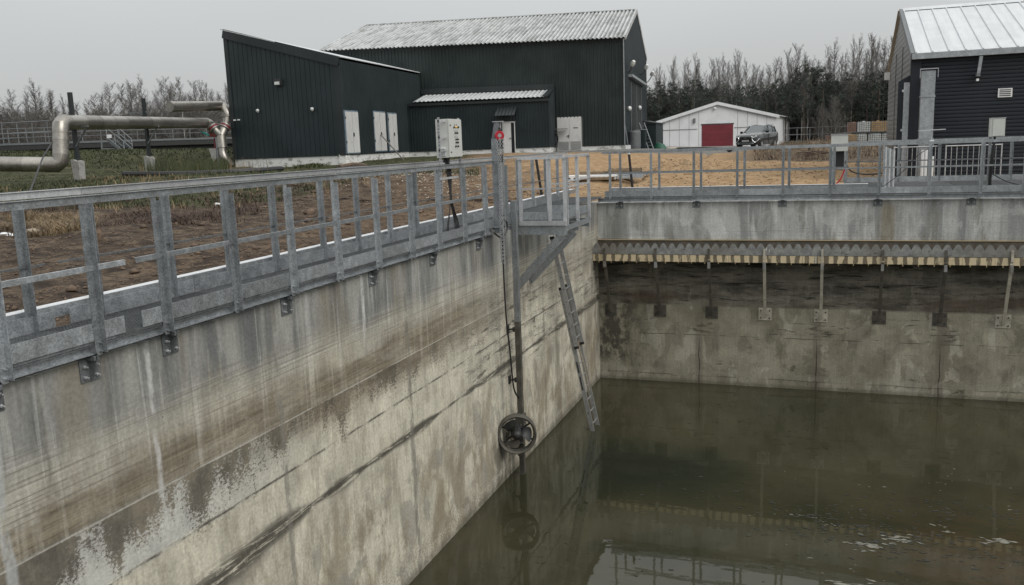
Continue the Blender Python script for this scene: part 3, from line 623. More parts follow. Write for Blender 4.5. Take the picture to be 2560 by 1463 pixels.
for k, a0 in enumerate((38, 165, 275)):
    vs, fs = [], []; nr, na = 7, 6
    for i in range(nr):
        r_ = .07+(.285-.07)*i/(nr-1); sweep_ = rad(a0+22*i/(nr-1)); half = rad(10+24*math.sin(math.pi*(.15+.6*i/(nr-1)))); pit = .075*(1-i/(nr-1)*.5)
        for j in range(na):
            f = j/(na-1)*2-1; an = sweep_+half*f
            p = MC+(sd*math.cos(an)+up_*math.sin(an))*r_+ax*(f*pit)
            vs.append(p)
    n0 = len(vs); vs2 = [p+ax*.008 for p in vs]
    fs = [(i*na+j, (i+1)*na+j, (i+1)*na+j+1, i*na+j+1) for i in range(nr-1) for j in range(na-1)]
    fs2 = [tuple(n0+q for q in f)[::-1] for f in fs]
    mb = MB(); mb.add(vs+vs2, fs+fs2); mb.part('blade', M['black_iron'] if k < 2 else M['muddy_steel'], t, smooth=True, label='mud-coated grey lower blade' if k == 2 else None)
for an in (25, 145, 205, 325):
    a = rad(an); d = sd*math.cos(a)+up_*math.sin(a)
    mb = MB(); mb.bar(MC+d*.1-ax*.1, MC+d*.325-ax*.07, .012, .035); mb.part('strut', M['black_iron'], t)
mb = MB(); mb.cb((GX, GY-.02, MC.z+.08), (.17, .16, .34)); mb.bar(MC-ax*.3, Vector((GX, GY-.05, MC.z)), .12, .14); mb.part('slide_carriage', M['muddy_steel'], t)
mb = MB(); mb.cb((GX+.03, GY-.12, MC.z-.45), (.13, .06, .26)); mb.bar((GX+.02, GY-.1, MC.z-.36), (GX+.06, GY-.2, MC.z-.28), .06, .04); mb.part('lower_stop', M['muddy_steel'], t)

# power cable of the mixer
mb = MB(); P = [tuple(onplane(px, py, 0, -5.5-.02*(k == 0))) for k, (px, py) in enumerate(((1236, 583), (1252, 594), (1264, 585), (1268, 565), (1262, 550), (1254, 556), (1256, 600), (1260, 700), (1266, 800), (1274, 870), (1283, 960), (1290, 985), (1306, 1010), (1302, 1035), (1297, 1055)))]
def smoothpts(P, n=4):
    P = [Vector(p) for p in P]; out = []
    for i in range(len(P)-1):
        a, b, c, d = P[max(i-1, 0)], P[i], P[i+1], P[min(i+2, len(P)-1)]
        for k in range(n):
            t_ = k/n; out.append(.5*((2*b)+(-a+c)*t_+(2*a-5*b+4*c-d)*t_*t_+(-a+3*b-3*c+d)*t_**3))
    return out+[P[-1]]
mb.tube(smoothpts(P), .016, 8); mb.top('power_cable', M['black_rubber'], 'black power cable hanging down the tank wall to the submersible mixer', 'cable', smooth=True)

# davit and chain hoist
DX, DY = -5.52, 14.62
t = thing('davit_post', 'galvanised lifting post carrying the red chain hoist', 'davit', (DX, DY, DZ))
for dy in (0,):
    mb = MB(); I = [(-.05, -.05), (.05, -.05), (.05, -.042), (.004, -.042), (.004, .042), (.05, .042), (.05, .05), (-.05, .05), (-.05, .042), (-.004, .042), (-.004, -.042), (-.05, -.042)]
    mb.sweep(I, (DX-.03, DY, DZ-.1), (DX-.03, DY, 1.45)); mb.part('post', GV, t)
mb = MB(); mb.prism([(DX-.08, DY-.04, 1.4), (DX+.02, DY-.04, 1.4), (DX+.08, DY-.04, 1.72), (DX+.06, DY-.04, 1.74), (DX-.02, DY-.04, 1.72)], (0, .012, 0)); mb.part('gusset', GD, t)
mb = MB(); mb.box((DX-.05, DY-.05, 1.735), (DX+.14, DY+.05, 1.75)); mb.box((DX+.04, DY-.006, 1.6), (DX+.1, DY+.006, 1.735)); mb.part('arm', GB, t)
mb = MB(); mb.box((DX-.1, DY-.1, DZ-.005), (DX+.04, DY+.1, DZ+.012)); mb.box((DX-.095, DY-.06, DZ+.012), (DX-.085, DY+.06, DZ+.25)); mb.part('base_plate', GV, t)
RC = Vector((DX+.07, DY-.02, 1.5))
t = thing('chain_hoist', 'red chain hoist hanging from the galvanised davit post with its chains running down', 'hoist', tuple(RC))
rax = Vector((.42, -.9, 0)).normalized()
mb = MB(); mb.lathe([(.035, .05), (.075, .05), (.083, .04), (.083, -.04), (.075, -.05), (.035, -.05)], RC, rax, 28); mb.part('hand_wheel', M['red_paint'], t, smooth=True)
mb = MB(); mb.lathe([(0, .056), (.034, .056), (.036, .045), (.036, -.05), (0, -.05)], RC, rax, 20); mb.part('hub', M['aluminium'], t, smooth=True)
mb = MB(); mb.tube(smoothpts([RC+Vector((0, 0, .07)), RC+Vector((.025, 0, .1)), RC+Vector((0, 0, .14)), RC+Vector((-.02, 0, .12))]), .012, 8); mb.part('top_hook', M['black_iron'], t)
mb = MB(); mb.cb(RC+Vector((.0, .05, -.02)), (.07, .07, .13)); mb.part('gearbox', M['black_iron'], t)
def chain(mb, x, y, z0, z1, r=.0045, pitch=.034, sway=0.):
    n = int((z0-z1)/pitch)
    for i in range(n):
        z = z0-i*pitch; dx = math.sin(i*.11+x*30)*sway; a = (i % 2)*math.pi/2+.5; ex, ey = math.cos(a)*.014, math.sin(a)*.014
        c = Vector((x+dx, y, z)); e = Vector((ex, ey, 0)); h = Vector((0, 0, .022))
        mb.tube([c+h-e*.5, c+h*.6-e, c-h*.6-e, c-h, c-h*.6+e, c+h*.6+e, c+h-e*.5], r, 4, False)
for x, y, z1, r in ((-.02, -.05, -.78, .007), (.025, -.06, -.8, .007), (.06, -.03, -.7, .004)):
    mb = MB(); chain(mb, RC.x+x, RC.y+y, 1.42, z1, r, sway=.004); mb.part('chain', GB if r > .005 else M['aluminium'], t, kind='stuff')
mb = MB(); mb.cb(RC+Vector((.03, -.03, -.4)), (.05, .04, .14)); mb.part('chain_bag', M['black_iron'], t)

# ------------------------------------------------------------------ control cabinet on the walkway
t = thing('control_cabinet', 'light grey electrical control cabinet with round knobs mounted above the left handrail', 'control cabinet', (-5.7, 12.9, 1.18))
x0, x1, y0, y1, z0, z1 = -5.8, -5.6, 12.68, 13.2, 1.17, 1.77
mb = MB(); mb.box((x0, y0, z0), (x1, y1, z1)); mb.part('housing', M['cabinet_paint'], t)
mb = MB(); mb.box((x1+.004, y0+.006, z0+.008), (x1+.022, y1-.006, z1-.008)); dr = mb.part('door', M['cabinet_paint'], t)
for k, (yy, zz) in enumerate(((.2, .47), (.28, .47), (.36, .47), (.24, .38), (.32, .38), (.24, .17), (.33, .17), (.26, .28), (.33, .28), (.26, .23), (.33, .23))):
    mb = MB(); mb.tube([(x1+.022, y0+yy, z0+zz), (x1+.045, y0+yy, z0+zz)], .014, 8)
    mb.part('knob', M['orange_lamp'] if k == 1 else M['black_rubber'], dr, label='amber lit lamp button' if k == 1 else None)
for zz in (.5, .405, .31):
    for yy in (.22, .3): mb = MB(); mb.box((x1+.022, y0+yy, z0+zz), (x1+.024, y0+yy+.045, z0+zz+.014)); mb.part('label_plate', M['galvanised_dark'], dr)
for yy, zz in ((.06, .5), (.06, .08)): mb = MB(); mb.tube([(x1+.022, y0+yy, z0+zz), (x1+.035, y0+yy, z0+zz)], .011, 8); mb.part('lock', M['black_rubber'], dr)
mb = MB(); mb.box((x0+.035, y0-.012, z0+.03), (x1-.04, y0-.002, z0+.16)); vn = mb.part('vent_grille', M['white_plastic'], t)
for k in range(6): mb = MB(); mb.box((x0+.045, y0-.016, z0+.042+k*.018), (x1-.05, y0-.0125, z0+.05+k*.018)); mb.part('louvre', GD, vn)
for xx in (x0+.05, x0+.1): 
    mb = MB(); mb.tube([(xx+.02, y0+.15, z0), (xx+.02, y0+.15, z0-.08)], .03, 10); mb.part('cable_gland', M['black_rubber'], t)
for yy in (y0-.24, y1+.02):
    mb = MB(); mb.box((-5.66, yy, .62), (-5.62, yy+.003, 1.79)); mb.box((-5.66, yy, .62), (-5.657, yy+.035, 1.79)); st = mb.part('slotted_upright', GB, t)
    m2 = MB()
    for k in range(22): m2.box((-5.648, yy-.002, .65+k*.05), (-5.632, yy-.0005, .675+k*.05))
    m2.part('slots', M['galvanised_dark'], st, kind='stuff')
for zz in (z0+.1, z0+.3, z1-.05): mb = MB(); mb.box((-5.655, y0-.24, zz), (-5.63, y0-.002, zz+.03)); mb.part('cross_strap', GB, t)
mb = MB(); mb.bar((-5.63, 12.2, .85), (-5.63, 13.1, .85), .012, .035); mb.part('cross_strap', GB, t)
cab = [(0, -.03, .55, .05), (.02, .01, .3, .02), (.05, .0, .4, .0), (.07, .03, .42, -.01), (.1, .02, .45, -.02), (.12, .05, .5, -.02)]
for i, (a, b, c_, d_) in enumerate(cab):
    mb = MB(); yb = y0+.1+a
    mb.tube(smoothpts([(-5.71, yb, z0-.05), (-5.68+b*.3, yb+.0, .95), (-5.66, yb-.02+d_, .5), (-5.65, 12.82-.2*(i < 2)+.05*i, .1), (-5.66, 12.84-.22*(i < 2)+.05*i, DZ+.01)]), .009, 6)
    mb.top('control_cable', M['black_rubber'], 'black control cable hanging below the grey control cabinet', 'cable', 'cables below the control cabinet', smooth=True)
mb = MB()
for k in range(2): mb.lathe([(.025, -.03), (.045, -.03), (.045, .03), (.025, .03), (.025, -.03)], (-5.68, 12.55+k*.1, DZ+.05), (.8, -.5, .3), 14)
mb.top('green_gloves', M['green_plastic'], 'small green crumpled bundle lying on the walkway under the control cabinet', 'bundle')

# ------------------------------------------------------------------ ladder
t = thing('extension_ladder', 'aluminium extension ladder leaning on the left tank wall under the platform', 'ladder', (-4.77, 18.3, WZ))
A0, A1 = Vector((-4.77, 0, -5.12)), Vector((-5.66, 0, -.72)); dA = (A1-A0); L_ = dA.length; dA.normalize(); nA = Vector((-dA.z, 0, dA.x))*-1
def lp(s_, off, y): p = A0+dA*s_+nA*off; return Vector((p.x, y, p.z))
for s0, s1, off, ya, yb, nm in ((0, 3.35, -.01, 18.1, 18.55, 'lower_section'), (2.0, L_, .06, 18.06, 18.51, 'upper_section')):
    for yy in (ya, yb):
        mb = MB(); mb.bar(lp(s0, off, yy), lp(s1, off, yy), .028, .095, nA); st = mb.part('stile', M['aluminium'], t)
        m2 = MB()
        s_ = s0+.2
        while s_ < s1-.1:
            m2.tube([lp(s_, off, yy-.0135), lp(s_, off, yy-.016)], .012, 6); s_ += .28
        m2.part('rung_ends', M['black_rubber'], st, kind='stuff')
        for se in (s0, s1): mb = MB(); mb.bar(lp(se-.03, off, yy), lp(se+.03, off, yy), .036, .1, nA); mb.part('end_cap', M['black_rubber'], t)
    s_ = s0+.2
    while s_ < s1-.1:
        mb = MB(); mb.tube([lp(s_, off, ya), lp(s_, off, yb)], .014, 6); mb.part('rung', M['aluminium'], t); s_ += .28
for s_, h_ in ((1.02, .2), (1.42, .16)):
    mb = MB(); mb.bar(lp(s_, -.02, 18.1-.014), lp(s_+h_*1.6, -.02, 18.1-.014), .002, .03, nA); mb.part('sticker', M['black_rubber'], t, label='dark printed sticker on the stile')
mb = MB(); mb.tube(smoothpts([lp(2.1, .06, 18.3), lp(1.9, .03, 18.33), lp(1.6, .05, 18.36), lp(1.2, .03, 18.42), lp(.9, .03, 18.42)]), .008, 6); mb.part('pull_rope', M['yellow_grp'], t)

# ------------------------------------------------------------------ overflow weir along the far wall
t = thing('overflow_trough', 'overflow trough with a notched grey weir and stained cream edge along the far tank wall', 'overflow trough', (0, 22.2, -1.5))
g = NG('weir_plate'); x, y, z = g.pos(); 
st = g.noise(g.vec(x*3., z*.8, 1.), 1., 4, .6)
c = g.mix((.14, .143, .143), (.28, .282, .27), g.sm(g.noise(g.vec(x, z, 0.), 6., 5, .7), .3, .7)); c = g.mix(c, (.14, .125, .095), g.sm(g.noise(g.vec(x*.35, 0., 3.), 1.), .45, .6)*.7)
c = g.mix(c, (.55, .54, .5), g.sm(g.noise(g.vec(x*8., z*2.5, 5.), 1., 5, .7), .6, .7)*g.band(x, -2.6, -.4, .2)*.85)
c = g.mix(c, (.03, .028, .024), g.sm(g.noise(g.vec(x*5., z*9., 7.), 1., 5, .7), .6, .68)*.8)
MAT['weir_plate'] = g.set(col=c, ro=.7)
g = NG('weir_cream'); x, y, z = g.pos()
fr = g.m('FRACT', (x+.06)*(1/.2167)); inn = g.band(fr+(g.noise(g.vec(x*5., z*3., 0.), 1., 5)-.5)*.7, .24, .72, .08)
c = g.mix((.62, .52, .34), (.48, .39, .25), g.noise(g.vec(x*6., z*3., 0.), 2., 4))
c = g.mix(c, (.08, .065, .042), g.sm(inn*.42+g.noise(g.vec(x*5.5, z*2., 9.), 1., 6, .75)*1.05, .76, .92)*.85)
c = g.mix(c, (.6, .58, .52), g.sm(g.noise(g.vec(x*3.5, 1., 4.), 1.), .64, .7)*.8); c = g.mix(c, (.04, .03, .02), g.sm(g.noise(g.vec(x*24., z*5., 3.), 1., 4, .7), .6, .68)*.6)
MAT['weir_cream'] = g.set(col=c, ro=.6)
simple('trough_mud', (.095, .08, .06), .8, var=.3, sc=5, obj=False, dirt=.5, dirtcol=(.04, .035, .028)); simple('strut_dark', (.085, .076, .06), .8, var=.35, sc=4, dirt=.4, dirtcol=(.02, .02, .018))
pw = .2167; Yw = 21.9
px0 = -5.69; npan = 12
for i in range(npan):
    a = px0+i*pw*8; mb = MB(); vs = []
    for j in range(8):
        b = a+j*pw; h = .14
        mb.prism([(b, Yw, -1.56), (b+pw-.001, Yw, -1.56), (b+pw-.001, Yw, -1.41), (b+pw*.72, Yw, -1.3), (b+pw*.58, Yw, -1.275), (b+pw*.42, Yw, -1.275), (b+pw*.28, Yw, -1.3), (b, Yw, -1.41)], (0, .004, 0))
    for j in range(4): mb.tube([(a+.2+j*.43, Yw-.001, -1.5), (a+.2+j*.43, Yw-.02, -1.5)], .012, 6)
    mb.part('weir_plate', MAT['weir_plate'], t)
    mb = MB(); mb.box((a, Yw+.006, -1.74), (a+pw*8-.006, Yw+.02, -1.57)); mb.box((a, Yw+.006, -1.745), (a+pw*8-.006, Yw+.1, -1.74)); mb.part('cream_panel', MAT['weir_cream'], t)
    for j in range(5): mb = MB(); mb.box((a+.15+j*.33, Yw-.006, -1.79), (a+.165+j*.33, Yw+.004, -1.74)); mb.part('clip', M['yellow_grp'], t)
mb = MB(); mb.box((px0, Yw+.02, -1.735), (16, WY-.004, -1.70)); mb.part('trough_floor', M['black_iron'], t)
mb = MB(); mb.box((px0, Yw+.021, -1.70), (16, Yw+.03, -1.45)); mb.part('trough_inside', M['muddy_steel'], t)
mb = MB(); mb.box((px0, WY-.05, -1.262), (16, WY-.004, -1.248)); mb.part('rear_lip', M['yellow_grp'], t)
mb = MB(); mb.box((px0, WY-.03, -1.7), (16, WY-.006, -1.263)); mb.part('rear_lining', M['trough_mud'], t)
for k in range(16):
    xx = -5.38+1.335*k; pale = k in (3, 4, 7, 10)
    m_ = simple('strut_pale', (.42, .39, .32), .8, var=.2, sc=4, dirt=.5) if pale and 'strut_pale' not in MAT else MAT.get('strut_pale') if pale else M['strut_dark']
    mb = MB(); mb.box((xx-.025, Yw-.05, -1.66), (xx+.025, Yw-.01, -1.4)); mb.bar((xx, Yw-.01, -1.7), (xx, WY-.05, -3.2), .07, .06); s1 = mb.part('strut', m_, t, label='pale lime-crusted strut' if pale else None)
    mb = MB(); mb.box((xx-.032, Yw-.06, -1.9), (xx+.032, Yw+.02, -1.745)); mb.part('end_sleeve', MAT['weir_plate'], s1)
    mb = MB(); mb.box((xx-.16, WY-.016, -3.3), (xx+.16, WY-.003, -2.98)); pl_ = mb.part('foot_plate', m_, s1)
    mb = MB()
    for dx in (-.11, .11):
        for zz in (-3.24, -3.05): bolt(mb, (xx+dx, WY-.016, zz), (0, -1, 0), .018, .03)
    mb.part('plate_bolts', M['black_iron'], s1, kind='stuff')
# ------------------------------------------------------------------ small things on the far walkway
t = thing('small_cabinet', 'small pale grey cabinet standing on a post at the right of the far walkway', 'cabinet', (3.6, 22.62, DZ))
mb = MB(); mb.box((3.49, 22.6, 1.12), (3.79, 22.8, 1.52)); mb.part('housing', M['cabinet_paint'], t)
mb = MB(); mb.box((3.54, 22.585, 1.135), (3.775, 22.597, 1.505)); mb.part('door', M['cabinet_paint'], t)
mb = MB(); mb.box((3.49, 22.59, 1.524), (3.8, 22.82, 1.54)); mb.part('rain_cover', GB, t)
mb = MB(); mb.box((3.49, 22.66, DZ), (3.55, 22.72, 1.117)); mb.part('leg', GV, t)
for k in range(3):
    mb = MB(); mb.tube(smoothpts([(3.6+.01*k, 22.7, 1.12), (3.55+.02*k, 22.63, .7), (3.53+.02*k, 22.63, .2), (3.54+.02*k, 22.64, DZ+.01)]), .013, 6); mb.top('control_cable', M['black_rubber'], 'black cable running down the post below the small pale cabinet on the far walkway', 'cable', 'cables below the small pale cabinet')
t = thing('small_cabinet', 'grey cabinet on legs behind the far walkway where the sand ends', 'cabinet', (.3, 23.9, -.2))
mb = MB(); mb.box((.1, 23.8, .87), (.5, 24., 1.28)); mb.part('housing', M['cabinet_paint'], t)
mb = MB(); mb.box((.085, 23.78, 1.283), (.515, 24.02, 1.3)); mb.part('rain_cover', GB, t)
mb = MB(); mb.box((.16, 23.9, .4), (.42, 23.96, .866)); mb.part('cable_bundle', M['black_rubber'], t)
for xx in (.12, .46): mb = MB(); mb.box((xx, 23.88, G(.3, 23.9)-.2), (xx+.045, 23.92, .867)); mb.part('leg', GV, t)
for pts, m_, lab in ((((2.2, 0, .35), (1.0, .1, .05), (.35, .1, -.1)), 'black_rubber', 'black cable arching from the rail towards the grey cabinet on legs'),):
    pass
mb = MB(); mb.tube(smoothpts([(.45, 23.9, .6), (.6, 24.1, .35), (1.0, 24.3, .25), (1.6, 24.2, .3)]), .02, 6); mb.top('cable', M['black_rubber'], 'black cable sagging from the grey cabinet on legs to the right', 'cable')
mb = MB(); mb.tube(smoothpts([(.45, 23.75, .45), (.36, 23.7, .2), (.25, 23.7, .05), (.15, 23.72, -.12)]), .018, 6); mb.top('cable', M['red_paint'], 'short red cable end beside the grey cabinet on legs', 'cable')
mb = MB(); mb.tube(smoothpts([(2.9, 22.8, 1.0), (2.2, 23., .85), (1.7, 23.2, .3), (1.2, 23.3, DZ+.02)]), .008, 5); mb.top('cable', M['black_rubber'], 'thin black cable slung diagonally behind the right railing', 'cable')
mb = MB(); mb.tube(smoothpts([(3.5, 22.75, .35), (3.9, 22.9, .1), (4.3, 22.8, -.02), (4.7, 22.7, -.08)]), .012, 5); mb.top('cable', M['black_rubber'], 'black cable lying on the walkway right of the small pale cabinet', 'cable')
t = thing('tray_stand', 'thin flat tray on a slim post above the far handrail, before the duct', 'stand', (2.3, 22.55, 1.0))
mb = MB(); mb.bar((2.0, 22.55, 1.315), (2.56, 22.55, 1.325), .2, .02); mb.part('tray', GB, t)
mb = MB(); mb.box((2.275, 22.54, .93), (2.29, 22.56, 1.31)); mb.part('post', GB, t)
mb = MB(); mb.box((2.24, 22.47, .96), (2.33, 22.535, 1.09)); mb.part('clamp', M['white_plastic'], t)
t = thing('stacked_profiles', 'stack of upright galvanised profiles leaning behind the far railing', 'metal profiles', (1.5, 24, DZ))
for k in range(6):
    mb = MB(); xx = 1.36+k*.047; zt = .97-k*.025
    mb.sweep([(-.02, -.03), (.02, -.03), (.02, -.024), (-.014, -.024), (-.014, .024), (.02, .024), (.02, .03), (-.02, .03)], (xx-.0, 23.95, DZ), (xx, 24.0, zt)); mb.part('profile', GB if k % 2 else GV, t)
def barrier(x0, x1, y, lab):
    t = thing('crowd_barrier', lab, 'barrier', ((x0+x1)/2, y, -.25), group=None); z0, z1 = G((x0+x1)/2, y)+.02, .83
    for z_ in (z0+.12, z1): mb = MB(); mb.tube([(x0, y, z_), (x1, y, z_)], .018, 8); mb.part('frame_rail', GB, t)
    for x_ in (x0, x1): mb = MB(); mb.tube([(x_, y, z0), (x_, y, z1+.03)], .018, 8); mb.part('frame_post', GB, t)
    n = 10
    for k in range(1, n): x_ = x0+(x1-x0)*k/n; mb = MB(); mb.tube([(x_, y, z0+.12), (x_, y, z1)], .008, 6); mb.part('bar', GB, t)
barrier(1.9, 3.15, 28.7, 'galvanised barred barrier standing in front of the grey duct')
barrier(3.3, 4.75, 28.65, 'galvanised barred barrier to the right of the grey duct')
for k, (xx, w) in enumerate(((2.66, .055), (2.75, .06), (2.93, .05))):
    mb = MB(); mb.tube([(xx, 28.45, G(xx, 28.45)-.01), (xx, 28.45, .74 if k < 2 else .55)], w*.55+.01, 12)
    mb.top('white_pipe', M['white_plastic'], ('tall white plastic pipe standing left of its twin before the duct', 'tall white plastic pipe right beside the leftmost one before the duct', 'shorter white plastic pipe standing right of the two tall ones')[k], 'pipe', loc=(xx, 28.45, -.2))
# black pole and hose end near the corner
for a, b, lab in (((-5.02, 23.9, -.25), (-5.12, 23.85, .95), 'black pole with a pale cap leaning behind the far walkway near the corner'),
                  ((-6.85, 21.4, -.25), (-7.0, 21.35, 1.0), 'black pole with a pale cap leaning behind the service platform')):
    t = thing('leaning_pole', lab, 'pole', a); mb = MB(); mb.tube([a, b], .035, 8); mb.part('shaft', M['black_rubber'], t)
    mb = MB(); bb_ = Vector(b); mb.tube([bb_, bb_+(bb_-Vector(a)).normalized()*.06], .034, 8); mb.part('cap', M['white_plastic'], t)

# ------------------------------------------------------------------ claddings
def clad(name, dark, lite, hor=False, ro=.45, stain=.2):
    g = NG(name); x, y, z = g.pos(); n = g.noise(g.vec(x*.5, y*.5, z*.5), 1.2, 4, .6); d = g.noise(g.vec(x*4, y*4, z*.35), 1., 5, .65)
    c = g.mix(dark, lite, g.sm(n, .3, .7)); c = g.mix(c, tuple(q*1.5+.01 for q in lite), g.sm(d, .55, .72)*stain)
    g.set(col=c, ro=ro, spec=.35); MAT[name] = g.mat; return g.mat
clad('dark_cladding', (.012, .02, .0225), (.0205, .031, .034)); clad('dark_green_cladding', (.013, .0215, .021), (.024, .035, .033))
clad('anthracite_cladding', (.012, .016, .022), (.018, .023, .03), ro=.6); clad('dark_flashing', (.018, .023, .024), (.026, .031, .032))
def roofmat(name, base, dirt, k):
    g = NG(name); x, y, z = g.pos(); n = g.noise(g.vec(x, y, z), 1.3, 6, .7); s_ = g.noise(g.vec(x*3.2, y*.35, z*.1), 1., 5, .7, .1)
    c = g.mix(base, dirt, g.sm(n*.4+s_*.6, .42, .62)*k); g.set(col=c, ro=.5, me=.1, spec=.4); MAT[name] = g.mat; return g.mat
roofmat('roof_zinc_dirty', (.2, .21, .2), (.06, .065, .055), .9); roofmat('roof_zinc_pale', (.48, .49, .49), (.15, .155, .145), .75); roofmat('roof_white', (.56, .575, .585), (.42, .43, .44), .5)
g = NG('plinth_white'); x, y, z = g.pos(); n = g.noise(g.vec(x, y, z*2.), 2.2, 6, .7)
g.set(col=g.mix((.68, .68, .66), (.16, .15, .12), g.sm(n+g.sm(z, 1.3, .8)*.08, .56, .7)*.7), ro=.9); MAT['plinth_white'] = g.mat
simple('garage_white', (.6, .61, .62), .6, var=.06, sc=.5, dirt=.12, obj=False); simple('garage_red', (.13, .008, .018), .5, var=.15, sc=.7)
simple('door_white', (.55, .55, .54), .5, var=.05, sc=1, dirt=.18); simple('door_frame_blue', (.16, .22, .27), .5); simple('dark_inside', (.006, .007, .009), .9)  # near-black panel colour stands in for the shade inside openings
simple('lamp_glass', (.6, .62, .6), .25); simple('louvre_grey', (.2, .2, .19), .7)

class WF:
    """vertical wall frame from p0 to p1 seen from outside; n points outwards"""
    def __init__(s, p0, p1, n_hint):
        s.p = Vector((p0[0], p0[1], 0)); q = Vector((p1[0], p1[1], 0)); s.L = (q-s.p).length; s.d = (q-s.p).normalized(); s.n = Vector((s.d.y, -s.d.x, 0))
        if s.n.dot(Vector(n_hint)) < 0: s.n = -s.n
    def st(s, px, py, o=0.):
        r = ray(px, py); t = (s.p+s.n*o-CAM).dot(s.n)/r.dot(s.n); P = CAM+r*t; return (P-s.p).dot(s.d), P.z
    def pt(s, a, z, o=0.): v = s.p+s.d*a+s.n*o; return Vector((v.x, v.y, z))
    def box(s, mb, s0, s1, z0, z1, o0, o1):
        P = [s.pt(a, z, o) for z in (z0, z1) for a, o in ((s0, o0), (s1, o0), (s1, o1), (s0, o1))]
        return mb.add(P, [(0, 3, 2, 1), (4, 5, 6, 7), (0, 1, 5, 4), (1, 2, 6, 5), (2, 3, 7, 6), (3, 0, 4, 7)])
    def rect(s, l, t, r, b, o=0.):
        s0, z1 = s.st(l, t, o); s1, z0 = s.st(r, b, o); return min(s0, s1), max(s0, s1), min(z0, z1), max(z0, z1)
def valley(o, k, m):
    """light-dark rib contrast painted as darker, grimy low flats of a roof sheet"""
    o.data.materials.append(m)
    for i, p in enumerate(o.data.polygons): p.material_index = 1 if i % k == 0 else 0
def rib_sheet(P00, P10, P01, P11, n, prof, nrm, smoothrows=1):
    """sheet whose ribs run from the 0-edge (P00..P10) to the 1-edge (P01..P11); prof [(fraction, height)]"""
    mb = MB(); A, B, C, D = map(Vector, (P00, P10, P01, P11)); nrm = Vector(nrm); vs = []
    fr = [(i+f)/n for i in range(n) for f, h in prof]+[1.]; hs = [h for i in range(n) for f, h in prof]+[prof[0][1]]
    for f, h in zip(fr, hs): vs += [A.lerp(B, f)+nrm*h, C.lerp(D, f)+nrm*h]
    mb.add(vs, [(2*i, 2*i+2, 2*i+3, 2*i+1) for i in range(len(fr)-1)]); return mb
RIB = [(0, 0), (.55, 0), (.65, .06), (.9, .06)]
GROOVE = [(0, .02), (.90, .02), (.92, 0), (.985, 0)]
PV = lambda p, z: (p[0], p[1], z)

# ---- main hall
B1 = at(1563, 360, 57); B0 = at(822, 360, 60.2); B2 = at(1616, 340, 72.5)
B3 = B0+(B2-B1)
H = WF(B0, B1, (0, -1, 0)); GBL = WF(B1, B2, (1, -.3, 0))
ze1, ze0 = zat(B1.x, B1.y, 93), zat(B0.x, B0.y, 126)
def zg(p): return G(p.x, p.y)
hall = thing('hall', 'large dark green corrugated steel hall with a streaked pale gable roof', 'hall', ((B0.x+B1.x)/2, (B0.y+B1.y)/2, zg(B1)))
_, zc = H.st(1557, 363)
mb = rib_sheet(PV(B0, zc), PV(B1, zc), PV(B0, ze0), PV(B1, ze1), 88, RIB, H.n); mb.part('front_wall', M['dark_green_cladding'], hall)
rp1 = (B1+B2)/2; rz1 = zat(rp1.x, rp1.y, 27); rp0 = (B0+B3)/2; rz0 = zat(rp0.x, rp0.y, 66)
ze2, ze3 = ze1, ze0
mb = rib_sheet(PV(B1, zc), PV(rp1, zc), PV(B1, ze1), PV(rp1, rz1), 34, RIB, GBL.n); mb2 = rib_sheet(PV(rp1, zc), PV(B2, zc), PV(rp1, rz1), PV(B2, ze2), 34, RIB, GBL.n); mb.add(mb2.v, mb2.f)
mb.part('gable_wall', M['dark_cladding'], hall)
mb = MB(); mb.add([PV(B0, zc), PV(B3, zc), PV(B3, ze3), PV(rp0, rz0), PV(B0, ze0), PV(B2, zc), PV(B2, ze2)], [(0, 1, 2, 3, 4), (1, 5, 6, 2)]); mb.part('rear_wall', M['dark_green_cladding'], hall)
for w in (H, GBL): mb = MB(); w.box(mb, 0, w.L, zc-1.6, zc-.005, -.3, -.02); mb.part('plinth', M['plinth_white'], hall)
ov = H.n*.35
nr = ((Vector(PV(rp1, rz1))-Vector(PV(B1, ze1))).cross(H.d)); nr = nr if nr.z > 0 else -nr; nr.normalize()
dn = (Vector(PV(B1, ze1))-Vector(PV(rp1, rz1))).normalized()*.4
mb = rib_sheet(Vector(PV(B0, ze0))+dn+nr*.04-H.d*.3, Vector(PV(B1, ze1))+dn+nr*.04+H.d*.1, Vector(PV(rp0, rz0))+nr*.04-H.d*.3, Vector(PV(rp1, rz1))+nr*.04+H.d*.1, 74, [(0, 0), (.42, 0), (.52, .07), (.88, .07)], nr)
valley(mb.part('roof', M['roof_zinc_pale'], hall), 4, M['roof_zinc_dirty'])
mb = MB(); mb.add([Vector(PV(rp0, rz0+.04)), Vector(PV(rp1, rz1+.04)), Vector(PV(B2, ze2+.04)), Vector(PV(B3, ze3+.04))], [(0, 1, 2, 3)]); mb.part('rear_roof', M['roof_zinc_dirty'], hall)
mb = MB(); mb.bar(PV(B0, ze0-.12), PV(B1, ze1-.12), .12, .22); mb.part('eave_fascia', M['dark_flashing'], hall)
mb = MB(); mb.bar(Vector(PV(B1, ze1-.02))+GBL.n*.06, Vector(PV(rp1, rz1-.02))+GBL.n*.06, .1, .3); mb.bar(Vector(PV(rp1, rz1-.02))+GBL.n*.06, Vector(PV(B2, ze2-.02))+GBL.n*.06, .1, .3); mb.part('verge_trim', M['roof_zinc_pale'], hall)
mb = MB(); mb.bar(PV(rp0, rz0+.08), PV(rp1, rz1+.08), .35, .06); mb.part('ridge_cap', M['roof_zinc_pale'], hall)
mb = MB(); H.box(mb, H.L-.12, H.L+.04, zc, ze1, .0, .07); mb.part('corner_trim', M['dark_flashing'], hall)
mb = MB(); q = H.pt(H.L-.02, 0, .12); mb.tube([PV(q, zc), PV(q, ze1-.1)], .04, 6); mb.part('down_pipe', M['galvanised_steel'], hall)
